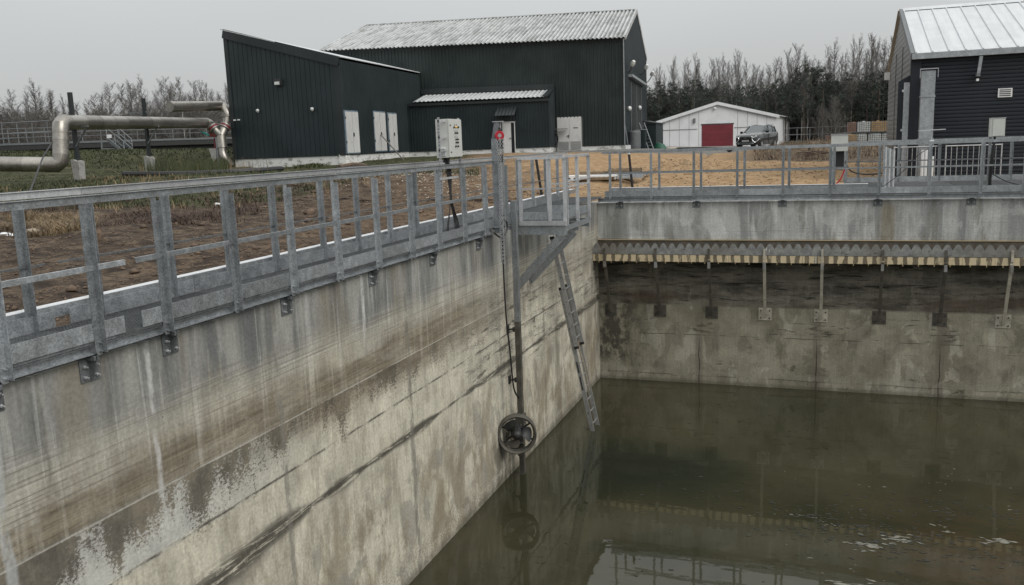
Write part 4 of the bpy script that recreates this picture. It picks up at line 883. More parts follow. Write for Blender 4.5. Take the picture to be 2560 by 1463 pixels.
# double door with louvres
a, b, z0, z1 = H.rect(1391, 294, 1457, 377)
fr_ = MB(); H.box(fr_, a, b, z0, z1, .0, .05); fo = fr_.part('door_frame', M['door_white'], hall)
for (c0, c1) in ((a+.05, (a+b)/2-.012), ((a+b)/2+.012, b-.05)):
    mb = MB(); H.box(mb, c0, c1, z0+.04, z1-.05, .052, .085); d_ = mb.part('door_leaf', M['door_white'], hall)
    for k in range(8): mb = MB(); H.box(mb, c0+.05, c1-.05, z0+.1+k*.07, z0+.135+k*.07, .086, .1); mb.part('louvre', M['louvre_grey'] if k % 2 else M['galvanised_dark'], d_)
    if c0 < (a+b)/2-.1: mb = MB(); H.box(mb, c1-.14, c1-.03, z0+.98, z0+1.03, .086, .14); H.box(mb, c1-.07, c1-.03, z0+.85, z0+1.08, .086, .1); mb.part('handle', M['black_rubber'], d_)
    else: mb = MB(); H.box(mb, c0+.25, c0+.55, z1-.75, z1-.69, .086, .09); mb.part('sign_strip', M['black_rubber'], d_)
mb = MB(); H.box(mb, a+1.9, a+1.9+.9, z0-.1, z0+.25, .3, .36) if False else H.box(mb, a-.9, a-.15, z0-.1, z0+.02, .1, .9); mb.part('door_step', M['concrete_plain'], hall)
# tall opening, track and lamps on the gable
a, b, z0, z1 = GBL.rect(1574, 205, 1602, 372)
mb = MB(); GBL.box(mb, a, b, zc-.3, z1, .01, .06); mb.part('gate_opening', M['dark_inside'], hall)
for s_ in (a, (a+b)/2, b): mb = MB(); GBL.box(mb, s_-.05, s_+.05, zc-.3, z1, .062, .12); mb.part('gate_frame', M['galvanised_dark'], hall)
mb = MB(); GBL.box(mb, a-1.2, b+1.4, z1+.25, z1+.42, .06, .35); mb.part('gate_track', M['galvanised_steel'], hall)
for sx_, py_ in ((1566, 272), (1592, 270)):
    s_, zz = GBL.st(sx_, py_); q = GBL.pt(s_, zz, .2); mb = MB(); mb.lathe([(0, .16), (.12, .12), (.17, 0), (.12, -.1), (0, -.12)], q, GBL.n, 12); mb.part('wall_lamp', M['lamp_glass'], hall, smooth=True)
for (wx, wy), (hx, hy), off in (((1567, 182), (1580, 163), 1.2), ((1598, 186), (1614, 171), 1.5), ((1611, 208), (1629, 188), 1.6)):
    s_, zz = GBL.st(wx, wy); p = GBL.pt(s_, zz, .03); dd = (p-CAM).dot(FW); hp = at(hx, hy, dd-.8)
    mb = MB(); mb.tube(smoothpts([p, p.lerp(hp, .5)-Vector((0, 0, .18)), hp-Vector((0, 0, .1))]), .035, 6); ar = mb.part('lamp_arm', M['galvanised_dark'], hall)
    mb = MB(); mb.lathe([(0, .22), (.1, .2), (.17, .02), (.14, -.16), (0, -.22)], hp+Vector((.05, 0, .1)), (.5, -.4, .75), 12); mb.part('lamp_head', M['lamp_glass'], ar, smooth=True)

# ---- extension with the single-pitch roof
A_ = at(862, 360, 47); L_0 = at(583, 360, 50); sB, _z = H.st(1052, 300); Bq = H.pt(sB, 0, .02)
Lf = WF(L_0, A_, (0, -1, 0)); Rf = WF(A_, Bq, (1, -1, 0))
zA, zL, zB = zat(A_.x, A_.y, 149), zat(L_0.x, L_0.y, 80), zat(Bq.x, Bq.y, 187)
Mq = L_0+(Bq-A_); zM = zL-.32
ext = thing('hall_extension', 'dark sheet-clad extension with a steep single-pitch roof left of the large hall', 'extension', (A_.x, A_.y, zg(A_)))
_, zbL = Lf.st(586, 399); _, zbA = Lf.st(864, 388.5); _, zbB = Rf.st(1024, 379)
mb = rib_sheet(PV(L_0, zbL), PV(A_, zbA), PV(L_0, zL), PV(A_, zA), 24, GROOVE, Lf.n); mb.part('side_wall', M['dark_cladding'], ext)
mb = rib_sheet(PV(A_, zbA), PV(Bq, zbB), PV(A_, zA), PV(Bq, zB), 52, RIB, Rf.n); mb.part('door_wall', M['dark_cladding'], ext)
mb = MB(); mb.add([PV(L_0, zbL), PV(Mq, zbL), PV(Mq, zM), PV(L_0, zL), PV(Bq, zbL), PV(Bq, zB)], [(0, 1, 2, 3), (1, 4, 5, 2)]); mb.part('rear_wall', M['dark_cladding'], ext)
mb = MB(); e = .12; up3 = Vector((0, 0, .16))
q_ = [Vector(PV(L_0, zL))+Lf.n*e-Lf.d*e, Vector(PV(A_, zA))+Lf.n*e+Rf.n*e, Vector(PV(Bq, zB))+Rf.n*e, Vector(PV(Mq, zM))]
mb.add([p+up3 for p in q_]+[p+up3-Vector((0, 0, .05)) for p in q_], [(0, 1, 2, 3), (7, 6, 5, 4), (0, 4, 5, 1), (1, 5, 6, 2), (2, 6, 7, 3), (3, 7, 4, 0)]); mb.part('roof', M['roof_white'], ext)
mb = MB(); mb.bar(Vector(PV(L_0, zL-.1))+Lf.n*.08, Vector(PV(A_, zA-.1))+Lf.n*.08, .06, .5); mb.part('verge_flashing', M['dark_flashing'], ext)
mb = MB(); Lf.box(mb, -.02, .25, zbL, zL-.2, .0, .05); mb.part('corner_flashing', M['dark_flashing'], ext)
mb = MB(); Lf.box(mb, Lf.L-.35, Lf.L+.02, zbA, zA-.3, .0, .045); mb.part('corner_flashing', M['dark_flashing'], ext)
for w, zb in ((Lf, min(zbL, zbA)), (Rf, zbA)):
    mb = MB(); w.box(mb, 0.02, w.L-.02, zb-1.5, zb+.05, -.4, -.03); mb.part('plinth', M['plinth_white'], ext)
def fixdoor(l, t_, r_, b_, split=True, hgt=None):
    a, b, z0, z1 = Rf.rect(l, t_, r_, b_)
    mb = MB(); Rf.box(mb, a, b, z0, z1, .0, .06); mb.part('door_frame', M['door_frame_blue'], ext)
    for c0, c1 in ((a+.07, (a+b)/2-.03), ((a+b)/2+.03, b-.07)):
        mb = MB(); Rf.box(mb, c0, c1, z0+.06, z1-.08, .062, .09); d_ = mb.part('door_leaf', M['door_white'], ext)
        if c0 > (a+b)/2: mb = MB(); Rf.box(mb, c0+.0, c0+.09, z0+.95, z0+1.15, .091, .13); mb.part('lock_box', M['black_rubber'], d_)
        for hz in (.25, .8): mb = MB(); xh = c0-.05 if c0 < (a+b)/2 else c1+.01; Rf.box(mb, xh, xh+.04, z0+(z1-z0)*hz, z0+(z1-z0)*hz+.12, .061, .1); mb.part('hinge', M['black_iron'], d_)
fixdoor(858, 275, 899, 384); fixdoor(930, 277, 966, 379); fixdoor(966.5, 281, 994, 378)
a, b, z0, z1 = Lf.rect(690, 198, 707, 214); mb = MB(); Lf.box(mb, a, b, z0, z1, .02, .22); lp_ = mb.part('flood_light', M['black_iron'], ext); mb = MB(); Lf.box(mb, a+.05, b-.05, z0+.05, z1-.16, .221, .235); mb.part('lens', M['lamp_glass'], lp_)
for sx_, sy_ in ((648, 277), (784, 273)):
    s_, zz = Lf.st(sx_, sy_); q = Lf.pt(s_, zz, .14); mb = MB(); mb.lathe([(0, .1), (.07, .08), (.1, 0), (.06, -.1), (0, -.12)], q, (0, -.3, 1), 12); mb.part('dome_camera', M['lamp_glass'], ext, smooth=True)
for sx_, sy_ in ((588, 301), (598, 300)):
    s_, zz = Lf.st(sx_, sy_); mb = MB(); Lf.box(mb, s_-.03, s_+.08, zz-.03, zz+.04, .02, .12); mb.part('pipe_bracket', M['white_plastic'], ext)
q = H.pt(sB-.1, 0, .2); mb = MB(); mb.tube([PV(q, zB-.2), PV(q, zB-1.2)], .045, 6); mb.part('down_pipe', M['galvanised_steel'], ext)
# plank propped against the doors
p0 = Rf.pt(Rf.st(948, 337)[0], Rf.st(948, 337)[1], .1); p1 = at(1010, 405, (p0-CAM).dot(FW)-2.2); p1.z = max(p1.z, float(gfull(p1.x, p1.y)[0]))
t = thing('prop_beam', 'long thin timber prop leaning against the white double doors of the extension', 'prop', tuple(p1)); mb = MB(); mb.bar(p0, p1, .05, .05); mb.part('timber', M['bark_birch'], t)

# ---- lean-to with canopy
O = 2.6
LT = WF(H.pt(0, 0, O), H.pt(H.L, 0, O), (0, -1, 0))
s0, zf0 = LT.st(1036, 256); s1, zf1 = LT.st(1360, 243); _, zb0 = LT.st(1100, 378); s1w, _ = LT.st(1374, 300)
lt = thing('lean_to', 'low dark lean-to with ribbed white roof and canopied door against the hall', 'lean-to', tuple(LT.pt((s0+s1)/2, G(*LT.pt((s0+s1)/2, 0)[:2]))))
tb0 = H.st(1061, 239)[1]; tb1 = H.st(1372, 226)[1]
mb = rib_sheet(LT.pt(s0-.6, zb0), LT.pt(s1w, zb0), LT.pt(s0-.6, zf0-.05), LT.pt(s1w, zf1-.05), 50, RIB, LT.n); mb.part('front_wall', M['dark_cladding'], lt)
SW = WF(LT.pt(s1w, 0), H.pt(s1w, 0), H.d)
mb = rib_sheet(SW.pt(0, zb0), SW.pt(SW.L, zb0), SW.pt(0, zf1-.05), SW.pt(SW.L, tb1+.1), 11, RIB, SW.n); mb.part('side_wall', M['dark_cladding'], lt)
rn = Vector((0, 0, 1))
mb = rib_sheet(LT.pt(s0-.05, zf0, .25), LT.pt(s1, zf1, .25), H.pt(H.st(1061, 239)[0], tb0, .12), H.pt(H.st(1372, 226)[0], tb1, .12), 30, [(0, 0), (.35, 0), (.5, .035), (.85, .035)], rn); valley(mb.part('roof', M['roof_white'], lt), 4, M['roof_zinc_pale'])
mb = MB(); mb.bar(LT.pt(s0-.3, zf0-.17, .1), LT.pt(s1w, zf1-.17, .1), .12, .16); mb.part('eave_fascia', M['dark_flashing'], lt)
mb = MB(); mb.bar(H.pt(H.st(1055, 233)[0], tb0+.25, .1), H.pt(H.st(1386, 222)[0], tb1+.22, .1), .1, .34); mb.part('wall_flashing', M['dark_flashing'], lt)
mb = MB(); mb.bar(LT.pt(s1+.05, zf1+.0, .2), H.pt(H.st(1380, 226)[0], tb1+.06, .1), .35, .12); mb.part('verge_flashing', M['dark_flashing'], lt)
mb = MB(); LT.box(mb, s0-.6, s1w, zb0-1.2, zb0+.04, -.35, -.03); SW.box(mb, .1, SW.L, zb0-1.2, zb0+.04, -.3, -.03); mb.part('plinth', M['plinth_white'], lt)
a, b, z0, z1 = LT.rect(1256, 305, 1290, 385)
mb = MB(); LT.box(mb, a, b, z0, z1, .0, .05); LT.box(mb, a-.03, b+.03, z1-.06, z1, .05, .08); LT.box(mb, b-.05, b+.0, z0, z1, .05, .08); LT.box(mb, a, a+.05, z0, z1, .05, .08); mb.part('door_frame', M['door_white'], lt)
mb = MB(); LT.box(mb, a+.06, b-.06, z0+.02, z1-.07, .051, .055); mb.part('dark_opening', M['dark_inside'], lt)
mb = MB(); LT.box(mb, a+.06, a+(b-a)*.68, z0+.03, z1-.08, .06, .09); d_ = mb.part('door_leaf', M['door_white'], lt); mb = MB(); LT.box(mb, a+(b-a)*.55, a+(b-a)*.67, z0+.98, z0+1.02, .091, .15); mb.part('handle', M['black_iron'], d_)
a, b, z0, z1 = LT.rect(1240, 268, 1291, 288)
for k in range(6):
    f0, f1 = a+(b-a)*k/6, a+(b-a)*(k+1)/6
    mb = MB(); mb.add([LT.pt(f0+.1, z1, .03), LT.pt(f1+.07, z1, .03), LT.pt(f1-.03, z0, .7), LT.pt(f0, z0, .7), LT.pt(f0+.1, z1-.03, .03), LT.pt(f1+.07, z1-.03, .03), LT.pt(f1-.03, z0-.03, .7), LT.pt(f0, z0-.03, .7)], [(0, 1, 2, 3), (7, 6, 5, 4), (3, 2, 6, 7), (0, 3, 7, 4), (1, 5, 6, 2), (0, 4, 5, 1)]); mb.part('canopy_sheet', M['dark_flashing'], lt)
# tap and hose beside the lean-to
t = thing('hose_reel', 'coiled black hose hanging at the corner between lean-to and hall doors', 'hose', tuple(H.pt(s1w+.3, zb0, .5)))
mb = MB(); c_ = H.pt(s1w+.1, zb0+.5, .35)
for k in range(3): mb.tube([c_+H.d*math.cos(i*.524)*(.13+.02*k)+Vector((0, 0, math.sin(i*.524)*(.32+.02*k)))+H.n*.04*k for i in range(13)], .03, 5, False)
mb.part('coil', M['black_rubber'], t)
mb = MB(); mb.bar(H.pt(s1w+.05, zb0+1.15, .4), H.pt(s1w+.9, zb0+1.15, .4), .4, .04); mb.box(*[tuple(H.pt(s1w+.1, zb0-.4, .3)), tuple(H.pt(s1w+.16, zb0+1.13, .36))]); mb.part('rack', M['galvanised_dark'], t)

# ---- clutter at the right end of the hall
gq = lambda px, d: (lambda p: Vector((p.x, p.y, float(gfull(p.x, p.y)[0]))))(at(px, 360, d))
p = gq(1586, 58.5); t = thing('water_tank', 'ribbed dark grey plastic barrel beside the hall gate', 'barrel', tuple(p)); mb = MB(); mb.lathe([(0, 0), (.42, 0)]+[(.42+.02*(i % 2), .1+.1*i) for i in range(10)]+[(.42, 1.15), (.36, 1.2), (0, 1.2)], p, (0, 0, 1), 20); mb.part('barrel', M['galvanised_dark'], t, smooth=True)
p = gq(1600, 59); t = thing('storage_box', 'tall dark box standing next to the grey barrel', 'box', tuple(p)); mb = MB(); mb.box((p.x-.3, p.y, p.z-.1), (p.x+.35, p.y+.6, p.z+1.25)); mb.part('box_body', M['dark_cladding'], t); mb = MB(); mb.box((p.x-.34, p.y-.04, p.z+1.252), (p.x+.4, p.y+.64, p.z+1.29)); mb.part('lid', M['galvanised_steel'], t)
p = gq(1628, 60); t = thing('dark_shed', 'low dark shed right of the hall gate', 'shed', tuple(p)); mb = MB(); mb.box((p.x-.5, p.y+.2, p.z-.2), (p.x+.3, p.y+3, p.z+1.75)); mb.part('shed_wall', M['dark_cladding'], t); mb = MB(); mb.add([(p.x-.6, p.y+.1, p.z+1.98), (p.x+.4, p.y+.1, p.z+1.8), (p.x+.4, p.y+3.1, p.z+1.8), (p.x-.6, p.y+3.1, p.z+1.98), (p.x-.6, p.y+.1, p.z+1.752), (p.x+.4, p.y+.1, p.z+1.752), (p.x+.4, p.y+3.1, p.z+1.752), (p.x-.6, p.y+3.1, p.z+1.752)], [(0, 1, 2, 3), (0, 4, 5, 1), (1, 5, 6, 2), (2, 6, 7, 3), (3, 7, 4, 0)]); mb.part('shed_roof', M['dark_flashing'], t)
t = thing('leaning_ladder', 'old grey wooden ladder leaning against the dark shed', 'ladder', tuple(gq(1627, 59)))
pa, pb = gq(1627, 59), at(1604, 307, 60)
for o in (-.17, .17): mb = MB(); mb.bar(pa+Vector((o, 0, 0)), pb+Vector((o, 0, 0)), .06, .06); mb.part('stile', M['galvanised_dark'], t)
for k in range(1, 8): q = pa.lerp(pb, k/8); mb = MB(); mb.bar(q-Vector((.17, 0, 0)), q+Vector((.17, 0, 0)), .04, .04); mb.part('rung', M['galvanised_dark'], t)
p = gq(1650, 60); t = thing('green_tarp', 'crumpled green tarpaulin heap beside the dark shed', 'tarpaulin', tuple(p)); mb = MB()
n_ = 14
for i in range(n_):
    for j in range(n_):
        u_, v_ = i/(n_-1)*2-1, j/(n_-1)*2-1; r2 = max(0, 1-u_*u_-v_*v_); mb.v.append((p.x+u_*.5, p.y+v_*.5, p.z-.05+.5*r2**.6*(1+.35*mnoise.noise((u_*3, v_*3, 1)))))
mb.f = [(i*n_+j, (i+1)*n_+j, (i+1)*n_+j+1, i*n_+j+1) for i in range(n_-1) for j in range(n_-1)]; mb.part('sheet', M['green_plastic'], t, smooth=True)
p = gq(1670, 60); t = thing('pale_hose', 'pale flat hose lying on the gravel right of the green tarpaulin', 'hose', tuple(p)); mb = MB(); mb.tube(smoothpts([p+Vector((-.5, 0, .07)), p+Vector((0, -.3, .06)), p+Vector((.5, .1, .06)), p+Vector((.1, .4, .06)), p+Vector((.6, .6, .06))]), .07, 6); mb.part('hose_length', M['pale_stone'], t)
p = gq(1564, 57.); t = thing('shovel', 'long-handled shovel propped against the corner of the hall', 'shovel', tuple(p)); mb = MB(); mb.tube([p+Vector((.25, -.3, .1)), p+Vector((.0, -.05, 1.5))], .025, 6); mb.part('shaft', M['galvanised_dark'], t); mb = MB(); mb.cb(p+Vector((.25, -.32, .1)), (.3, .05, .3)); mb.part('blade', M['white_plastic'], t)

# ---- white garage with the red door
ga, gb_ = at(1650, 360, 95), at(1942, 345, 96)
GF = WF(ga, gb_, (0, -1, 0)); t = thing('garage', 'white gabled garage with a wide dark red door in front of the wood', 'garage', (ga.x, ga.y, zg(ga)))
sl, zl = GF.st(1649, 303); sp, zp = GF.st(1791, 257); sr, zr = GF.st(1941, 289); zbt = G(*GF.pt(3, 0)[:2])-.6
mb = MB(); P5 = [GF.pt(sl, zbt), GF.pt(sr, zbt), GF.pt(sr, zr), GF.pt(sp, zp), GF.pt(sl, zl)]; GDV = Vector((math.sin(rad(1.5)), math.cos(rad(1.5)), 0))*22; mb.prism(P5, GDV); mb.part('wall', M['garage_white'], t)
for (a, b) in (((sl, zl), (sp, zp)), ((sp, zp), (sr, zr))):
    e = Vector(GF.pt(b[0], b[1]))-Vector(GF.pt(a[0], a[1])); e.normalize()
    A1_, B1_ = GF.pt(a[0], a[1]+.12, .25)-e*(.5 if a[0] == sl else 0), GF.pt(b[0], b[1]+.12, .25)+e*(.25 if b[0] == sr else 0)
    mb = MB(); mb.add([A1_, B1_, B1_+GDV*1.03, A1_+GDV*1.03]+[q-Vector((0, 0, .1)) for q in (A1_, B1_, B1_+GDV*1.03, A1_+GDV*1.03)], [(0, 1, 2, 3), (7, 6, 5, 4), (0, 4, 5, 1), (1, 5, 6, 2), (2, 6, 7, 3), (3, 7, 4, 0)]); mb.part('roof', M['roof_white'], t)
    mb = MB(); mb.bar(A1_-Vector((0, 0, .22)), B1_-Vector((0, 0, .22)), .08, .24); mb.part('verge_board', M['garage_white'], t)
a, b, z0, z1 = GF.rect(1754.5, 313, 1832, 372)
for k in range(5): mb = MB(); h_ = (z1-z0)/5; GF.box(mb, a, b, z0+k*h_+.012, z0+(k+1)*h_, .0, .06); mb.part('door_panel', M['garage_red'], t)
mb = MB(); GF.box(mb, a-.1, b+.1, z1+.002, z1+.12, .0, .05); mb.part('door_lintel', M['black_iron'], t)
for k in range(1, 12):
    s_ = sl+(sr-sl)*k/12
    if a-.1 < s_ < b+.1: continue
    mb = MB(); zt_ = zl+(zp-zl)*(s_-sl)/(sp-sl) if s_ < sp else zp+(zr-zp)*(s_-sp)/(sr-sp); GF.box(mb, s_-.012, s_+.012, zbt, zt_-.1, .0, .02); mb.part('panel_joint', M['louvre_grey'], t)
for x0_, x1_, yy_ in ((1652, 1743, 326), (1836, 1872, 319)):
    s0_, zz = GF.st(x0_, yy_); s1_, _ = GF.st(x1_, yy_); mb = MB(); GF.box(mb, s0_, s1_, zz-.03, zz+.03, .0, .05); mb.part('wall_rail', M['louvre_grey'], t)
s_, zz = GF.st(1786, 271); mb = MB(); mb.lathe([(0, .1), (.12, .08), (.16, 0), (.1, -.14), (0, -.2)], GF.pt(s_, zz, .18), (0, 0, 1), 10); mb.part('camera_dome', M['white_plastic'], t)
s_, zz = GF.st(1735, 302); mb = MB(); GF.box(mb, s_-.1, s_+.1, zz-.25, zz+.25, .02, .25); mb.part('wall_lamp', M['galvanised_dark'], t)
sgr, zgr = GF.st(1958, 300)

# ---- dark utility building on the right
UX, UY = 2.4, 30.0
t = thing('utility_building', 'dark grey building with horizontal boards and a bright white sheet roof at the right edge', 'building', (UX, UY, -.25))
ze = 3.55; X9 = 12.; RY = 35.5; RZ = 5.5; YB = 41.
mb = MB(); mb.box((UX+.03, UY+.03, -.6), (X9, YB-.03, ze-.02)); mb.prism([(UX+.03, UY+.03, ze-.02), (UX+.03, YB-.03, ze-.02), (UX+.03, RY, RZ-.08)], (X9-UX, 0, 0)); mb.part('wall_core', M['anthracite_cladding'], t)
nb = 34; bh = (ze+.25)/nb
for k in range(nb):
    z0 = -.25+k*bh; mb = MB(); mb.prism([(UX+.28, UY+.03, z0), (UX+.28, UY+.012, z0+.004), (UX+.28, UY+.004, z0+.014), (UX+.28, UY+.0, z0+bh*.5), (UX+.28, UY+.004, z0+bh-.008), (UX+.28, UY+.03, z0+bh-.002)], (X9-UX-.28, 0, 0)); mb.part('wall_board', M['anthracite_cladding'], t)
g = NG('gable_boards'); x, y, z = g.pos(); n = g.noise(g.vec(x, y, z), 3., 4); g.set(col=g.mix((.07, .07, .07), (.12, .118, .112), n), ro=.38, spec=.6); MAT['gable_boards'] = g.mat
for k in range(32):
    z0 = -.25+k*.18
    if z0 > RZ-.25: break
    f = 0 if z0+.09 < ze else (z0+.09-ze)/(RZ-ze); y0_, y1_ = UY+f*(RY-UY), YB-f*(YB-RY)
    mb = MB(); mb.prism([(UX+.03, y0_, z0), (UX-.0, y0_, z0+.004), (UX-.004, y0_, z0+.09), (UX, y0_, z0+.172), (UX+.03, y0_, z0+.176)], (0, y1_-y0_, 0)); mb.part('gable_board', MAT['gable_boards'], t)
for yy in (33.6, 36.6): mb = MB(); mb.box((UX-.03, yy-.02, -.25), (UX-.014, yy+.02, ze+.6)); mb.part('gable_joint', M['black_iron'], t)
mb = MB(); mb.box((UX-.02, UY-.03, -.25), (UX+.27, UY+.03, ze)); mb.box((UX-.03, UY-.02, -.25), (UX+.0, UY+.25, ze)); mb.part('corner_post', M['anthracite_cladding'], t)
sl_ = Vector((0, RY-UY, RZ-ze)).normalized(); nn = Vector((0, -sl_.z, sl_.y)); e0 = Vector((UX+.06, UY-.14, ze+.08)); ridge = Vector((UX+.06, RY, RZ+.09))
pitch_ = .455
for k in range(21):
    x0 = e0.x+k*pitch_
    A0_, B0_, C0_, D0_ = Vector((x0, e0.y, e0.z)), Vector((x0+pitch_-.002, e0.y, e0.z)), Vector((x0+pitch_-.002, ridge.y, ridge.z)), Vector((x0, ridge.y, ridge.z))
    mb = MB(); mb.add([A0_, B0_, C0_, D0_, A0_-nn*.02, B0_-nn*.02, C0_-nn*.02, D0_-nn*.02], [(0, 1, 2, 3), (7, 6, 5, 4), (0, 4, 5, 1), (1, 5, 6, 2), (2, 6, 7, 3), (3, 7, 4, 0)])
    mb.sweep([(-.03, 0), (.03, 0), (.014, .035), (-.014, .035)], A0_+Vector((.03, 0, 0)), D0_+Vector((.03, 0, 0)), nn); mb.part('roof_sheet', M['roof_white'], t)
mb = MB(); mb.add([(UX-.1, RY, RZ+.09), (X9, RY, RZ+.09), (X9, YB+.2, ze+.08), (UX-.1, YB+.2, ze+.08)], [(0, 1, 2, 3)]); mb.part('rear_roof', M['roof_white'], t)
mb = MB(); mb.prism([(UX-.05, RY-.2, RZ+.05), (UX-.05, RY, RZ+.17), (UX-.05, RY+.2, RZ+.05)], (X9-UX, 0, 0)); mb.part('ridge_cap', M['roof_white'], t)
mb = MB(); mb.box((UX-.02, UY-.2, ze-.1), (X9, UY-.13, ze+.065)); mb.box((UX-.02, UY-.13, ze-.1), (X9, UY+.02, ze-.06)); mb.part('eave_fascia', M['galvanised_steel'], t)
mb = MB(); mb.prism([(UX-.06, UY-.16, ze-.1), (UX-.06, UY-.16, ze+.09), (UX-.06, RY, RZ+.16), (UX-.06, RY, RZ-.06)], (.11, 0, 0)); mb.part('verge_flashing', M['galvanised_dark'], t)
mb = MB(); mb.box((UX+.62, UY-.02, .1), (UX+.98, UY-.014, 2.9)) if False else mb.box((UX-.2, UY+.04, -.2), (UX-.035, UY+.09, 2.78)); mb.part('open_door_leaf', M['galvanised_steel'], t)
mb = MB(); mb.prism([(UX-.36, UY+.1, -.2), (UX-.036, UY+.1, -.2), (UX-.036, UY+.1, 3.0), (UX-.36, UY+.1, 2.82)], (0, .05, 0)); mb.part('dark_door_reveal', M['anthracite_cladding'], t)  # dark plate in place of the dark door recess, hood-sloped on top
for z_ in (.3, 1.3, 2.5): mb = MB(); mb.box((UX-.25, UY+.03, z_), (UX-.2, UY+.05, z_+.07)); mb.part('hinge', GB, t)
mb = MB(); mb.box((UX-.035, UY+.4, -.2), (UX-.031, UY+1.35, 2.8)); mb.part('door_opening', M['dark_inside'], t)
mb = MB(); mb.box((4.78, UY-.03, 2.2), (5.16, UY-.012, 2.46)); gr_ = mb.part('vent_grille', M['white_plastic'], t)
for k in range(4): mb = MB(); mb.box((4.82, UY-.036, 2.235+k*.055), (5.12, UY-.031, 2.26+k*.055)); mb.part('slot', M['black_rubber'], gr_)
mb = MB(); mb.bar((4.2, UY-.25, 2.92), (4.25, UY-.25, 3.42), .09, .06); lm = mb.part('strip_lamp', M['galvanised_steel'], t); mb = MB(); mb.box((4.15, UY-.27, 2.84), (4.25, UY-.02, 2.93)); mb.part('lamp_bracket', M['galvanised_dark'], lm); mb = MB(); mb.cb((4.19, UY-.2, 2.74), (.07, .07, .07)); mb.part('sensor', M['white_plastic'], lm)
mb = MB(); mb.tube([(UX+.12, YB-.5, 3.6), (UX+.12, YB-.5, 5.0)], .09, 10); ch = mb.part('flue', M['galvanised_steel'], t)
mb = MB(); mb.box((UX-.0, YB-.62, 5.09), (UX+.24, YB-.38, 5.11)); mb.tube([(UX+.02, YB-.5, 4.98), (UX+.02, YB-.5, 5.1)], .012, 4); mb.tube([(UX+.22, YB-.5, 4.98), (UX+.22, YB-.5, 5.1)], .012, 4); mb.part('flue_cap', M['galvanised_steel'], ch)
mb = MB(); mb.cb((UX-.12, YB-1, 3.55), (.2, .2, .3)); mb.part('junction_box', M['white_plastic'], t)
t = thing('air_duct', 'broad galvanised sheet duct rising in front of the dark utility building', 'duct', (2.85, 29.4, -.25))
mb = MB()
for z0, z1 in ((-.25, 1.05), (1.06, 2.3), (2.31, 3.06)): mb = MB(); mb.box((2.62, 29.3, z0), (3.0, 29.6, z1)); mb.part('duct_section', M['galvanised_steel'], t)
mb = MB(); mb.box((2.57, 29.26, 3.1), (3.07, 29.29, 3.125)); mb.box((2.57, 29.26, 2.85), (2.585, 29.28, 3.1)); mb.box((3.055, 29.26, 2.85), (3.07, 29.28, 3.1)); mb.part('duct_hanger', GB, t)
for z_ in (1.055, 2.305): mb = MB(); mb.box((2.6, 29.28, z_-.02), (3.02, 29.62, z_+.02)); mb.part('flange', GV, t)
mb = MB(); mb.bar((2.8, 29.6, 2.9), (2.8, 29.98, 2.9), .06, .06); mb.part('wall_strap', GV, t)

# ------------------------------------------------------------------ insulated pipes on the left
PC = M['pipe_cladding']
def seg_pipe(t, a, b, r, n, nm='cladding_section'):
    a, b = Vector(a), Vector(b)
    for k in range(n):
        p, q = a.lerp(b, k/n), a.lerp(b, (k+1)/n); d = (q-p).normalized()*.006
        mb = MB(); mb.tube([p, q-d], [r, r*.985], 18, False); mb.tube([q-d*6, q], r*1.012, 18, False); mb.part(nm, PC, t, smooth=True)
def elbow(t, P, r, nm='elbow', m=None):
    mb = MB(); mb.tube(P if nm == 'elbow' and len(P) == 4 else smoothpts(P, 3), r, 18); mb.part(nm, m or PC, t, smooth=True)
t = thing('heating_pipe', 'long silver clad pipe running level on posts from the left elbow to the forked pipe', 'pipe', tuple(gq(160, 35)))
r1 = .29
pL, p1, p2, p3 = at(-160, 409, 33.2), at(152, 412, 34), at(152, 306, 34.0), at(510, 308, 49)
seg_pipe(t, pL, p1-(p1-pL).normalized()*.55, r1, 5)
dv = (p2-p1).normalized(); dh = (p3-p2).normalized(); dl = (p1-pL).normalized()
elbow(t, [p1-dl*.55, p1-dl*.12, p1+dv*.12, p1+dv*.4], r1*1.05); seg_pipe(t, p1+dv*.4, p2-dv*.4, r1*1.02, 3)
elbow(t, [p2-dv*.4, p2-dv*.1, p2+dh*.15, p2+dh*.5], r1*1.06); seg_pipe(t, p2+dh*.5, p3, r1, 12)
# forked pipe and riser by the extension
t = thing('forked_pipe', 'silver Y-shaped pipe with dark red clamp rings at the corner of the extension', 'pipe', tuple(gq(560, 49)))
pj, pv, pb_, pe = at(553, 340, 49.3), at(556, 370, 49.3), at(563, 392, 49.3), at(590, 415, 49.6)
pr = at(530, 316, 49.2); elbow(t, [p3, p3+dh*.5, pr], r1*.98)
elbow(t, [pr, at(540, 328, 49.3), pj], .26, 'branch'); seg_pipe(t, pj, pv, .27, 2, 'riser_section'); elbow(t, [pv, at(557, 382, 49.3), at(563, 398, 49.3), at(577, 412, 49.6)], .22, 'lower_bend')
p5 = at(563, 316, 49.6); elbow(t, [p5, at(558, 328, 49.4), pj], .26, 'branch')
for c_, ax_ in ((at(534, 320, 49.2), at(540, 328, 49.2)-at(528, 313, 49.2)), (at(563, 317, 49.5), at(557, 328, 49.4)-at(568, 308, 49.6))):
    for s_ in (-.09, .09): mb = MB(); q = c_+ax_.normalized()*s_; mb.tube([q-ax_.normalized()*.02, q+ax_.normalized()*.02], .31 if s_ < 9 else .3, 16); mb.part('clamp_ring', M['aluminium'], t)
    mb = MB(); mb.tube([c_-ax_.normalized()*.06, c_+ax_.normalized()*.06], .3, 16); mb.part('red_gasket', M['rust_red'], t)
mb = MB(); mb.cb(at(535, 335, 49.3), (.5, .3, .3)); mb.tube([at(536, 345, 49.3), gq(536, 49.3)-Vector((0, 0, .1))], .05, 6); mb.part('valve', M['rust_red'], t)
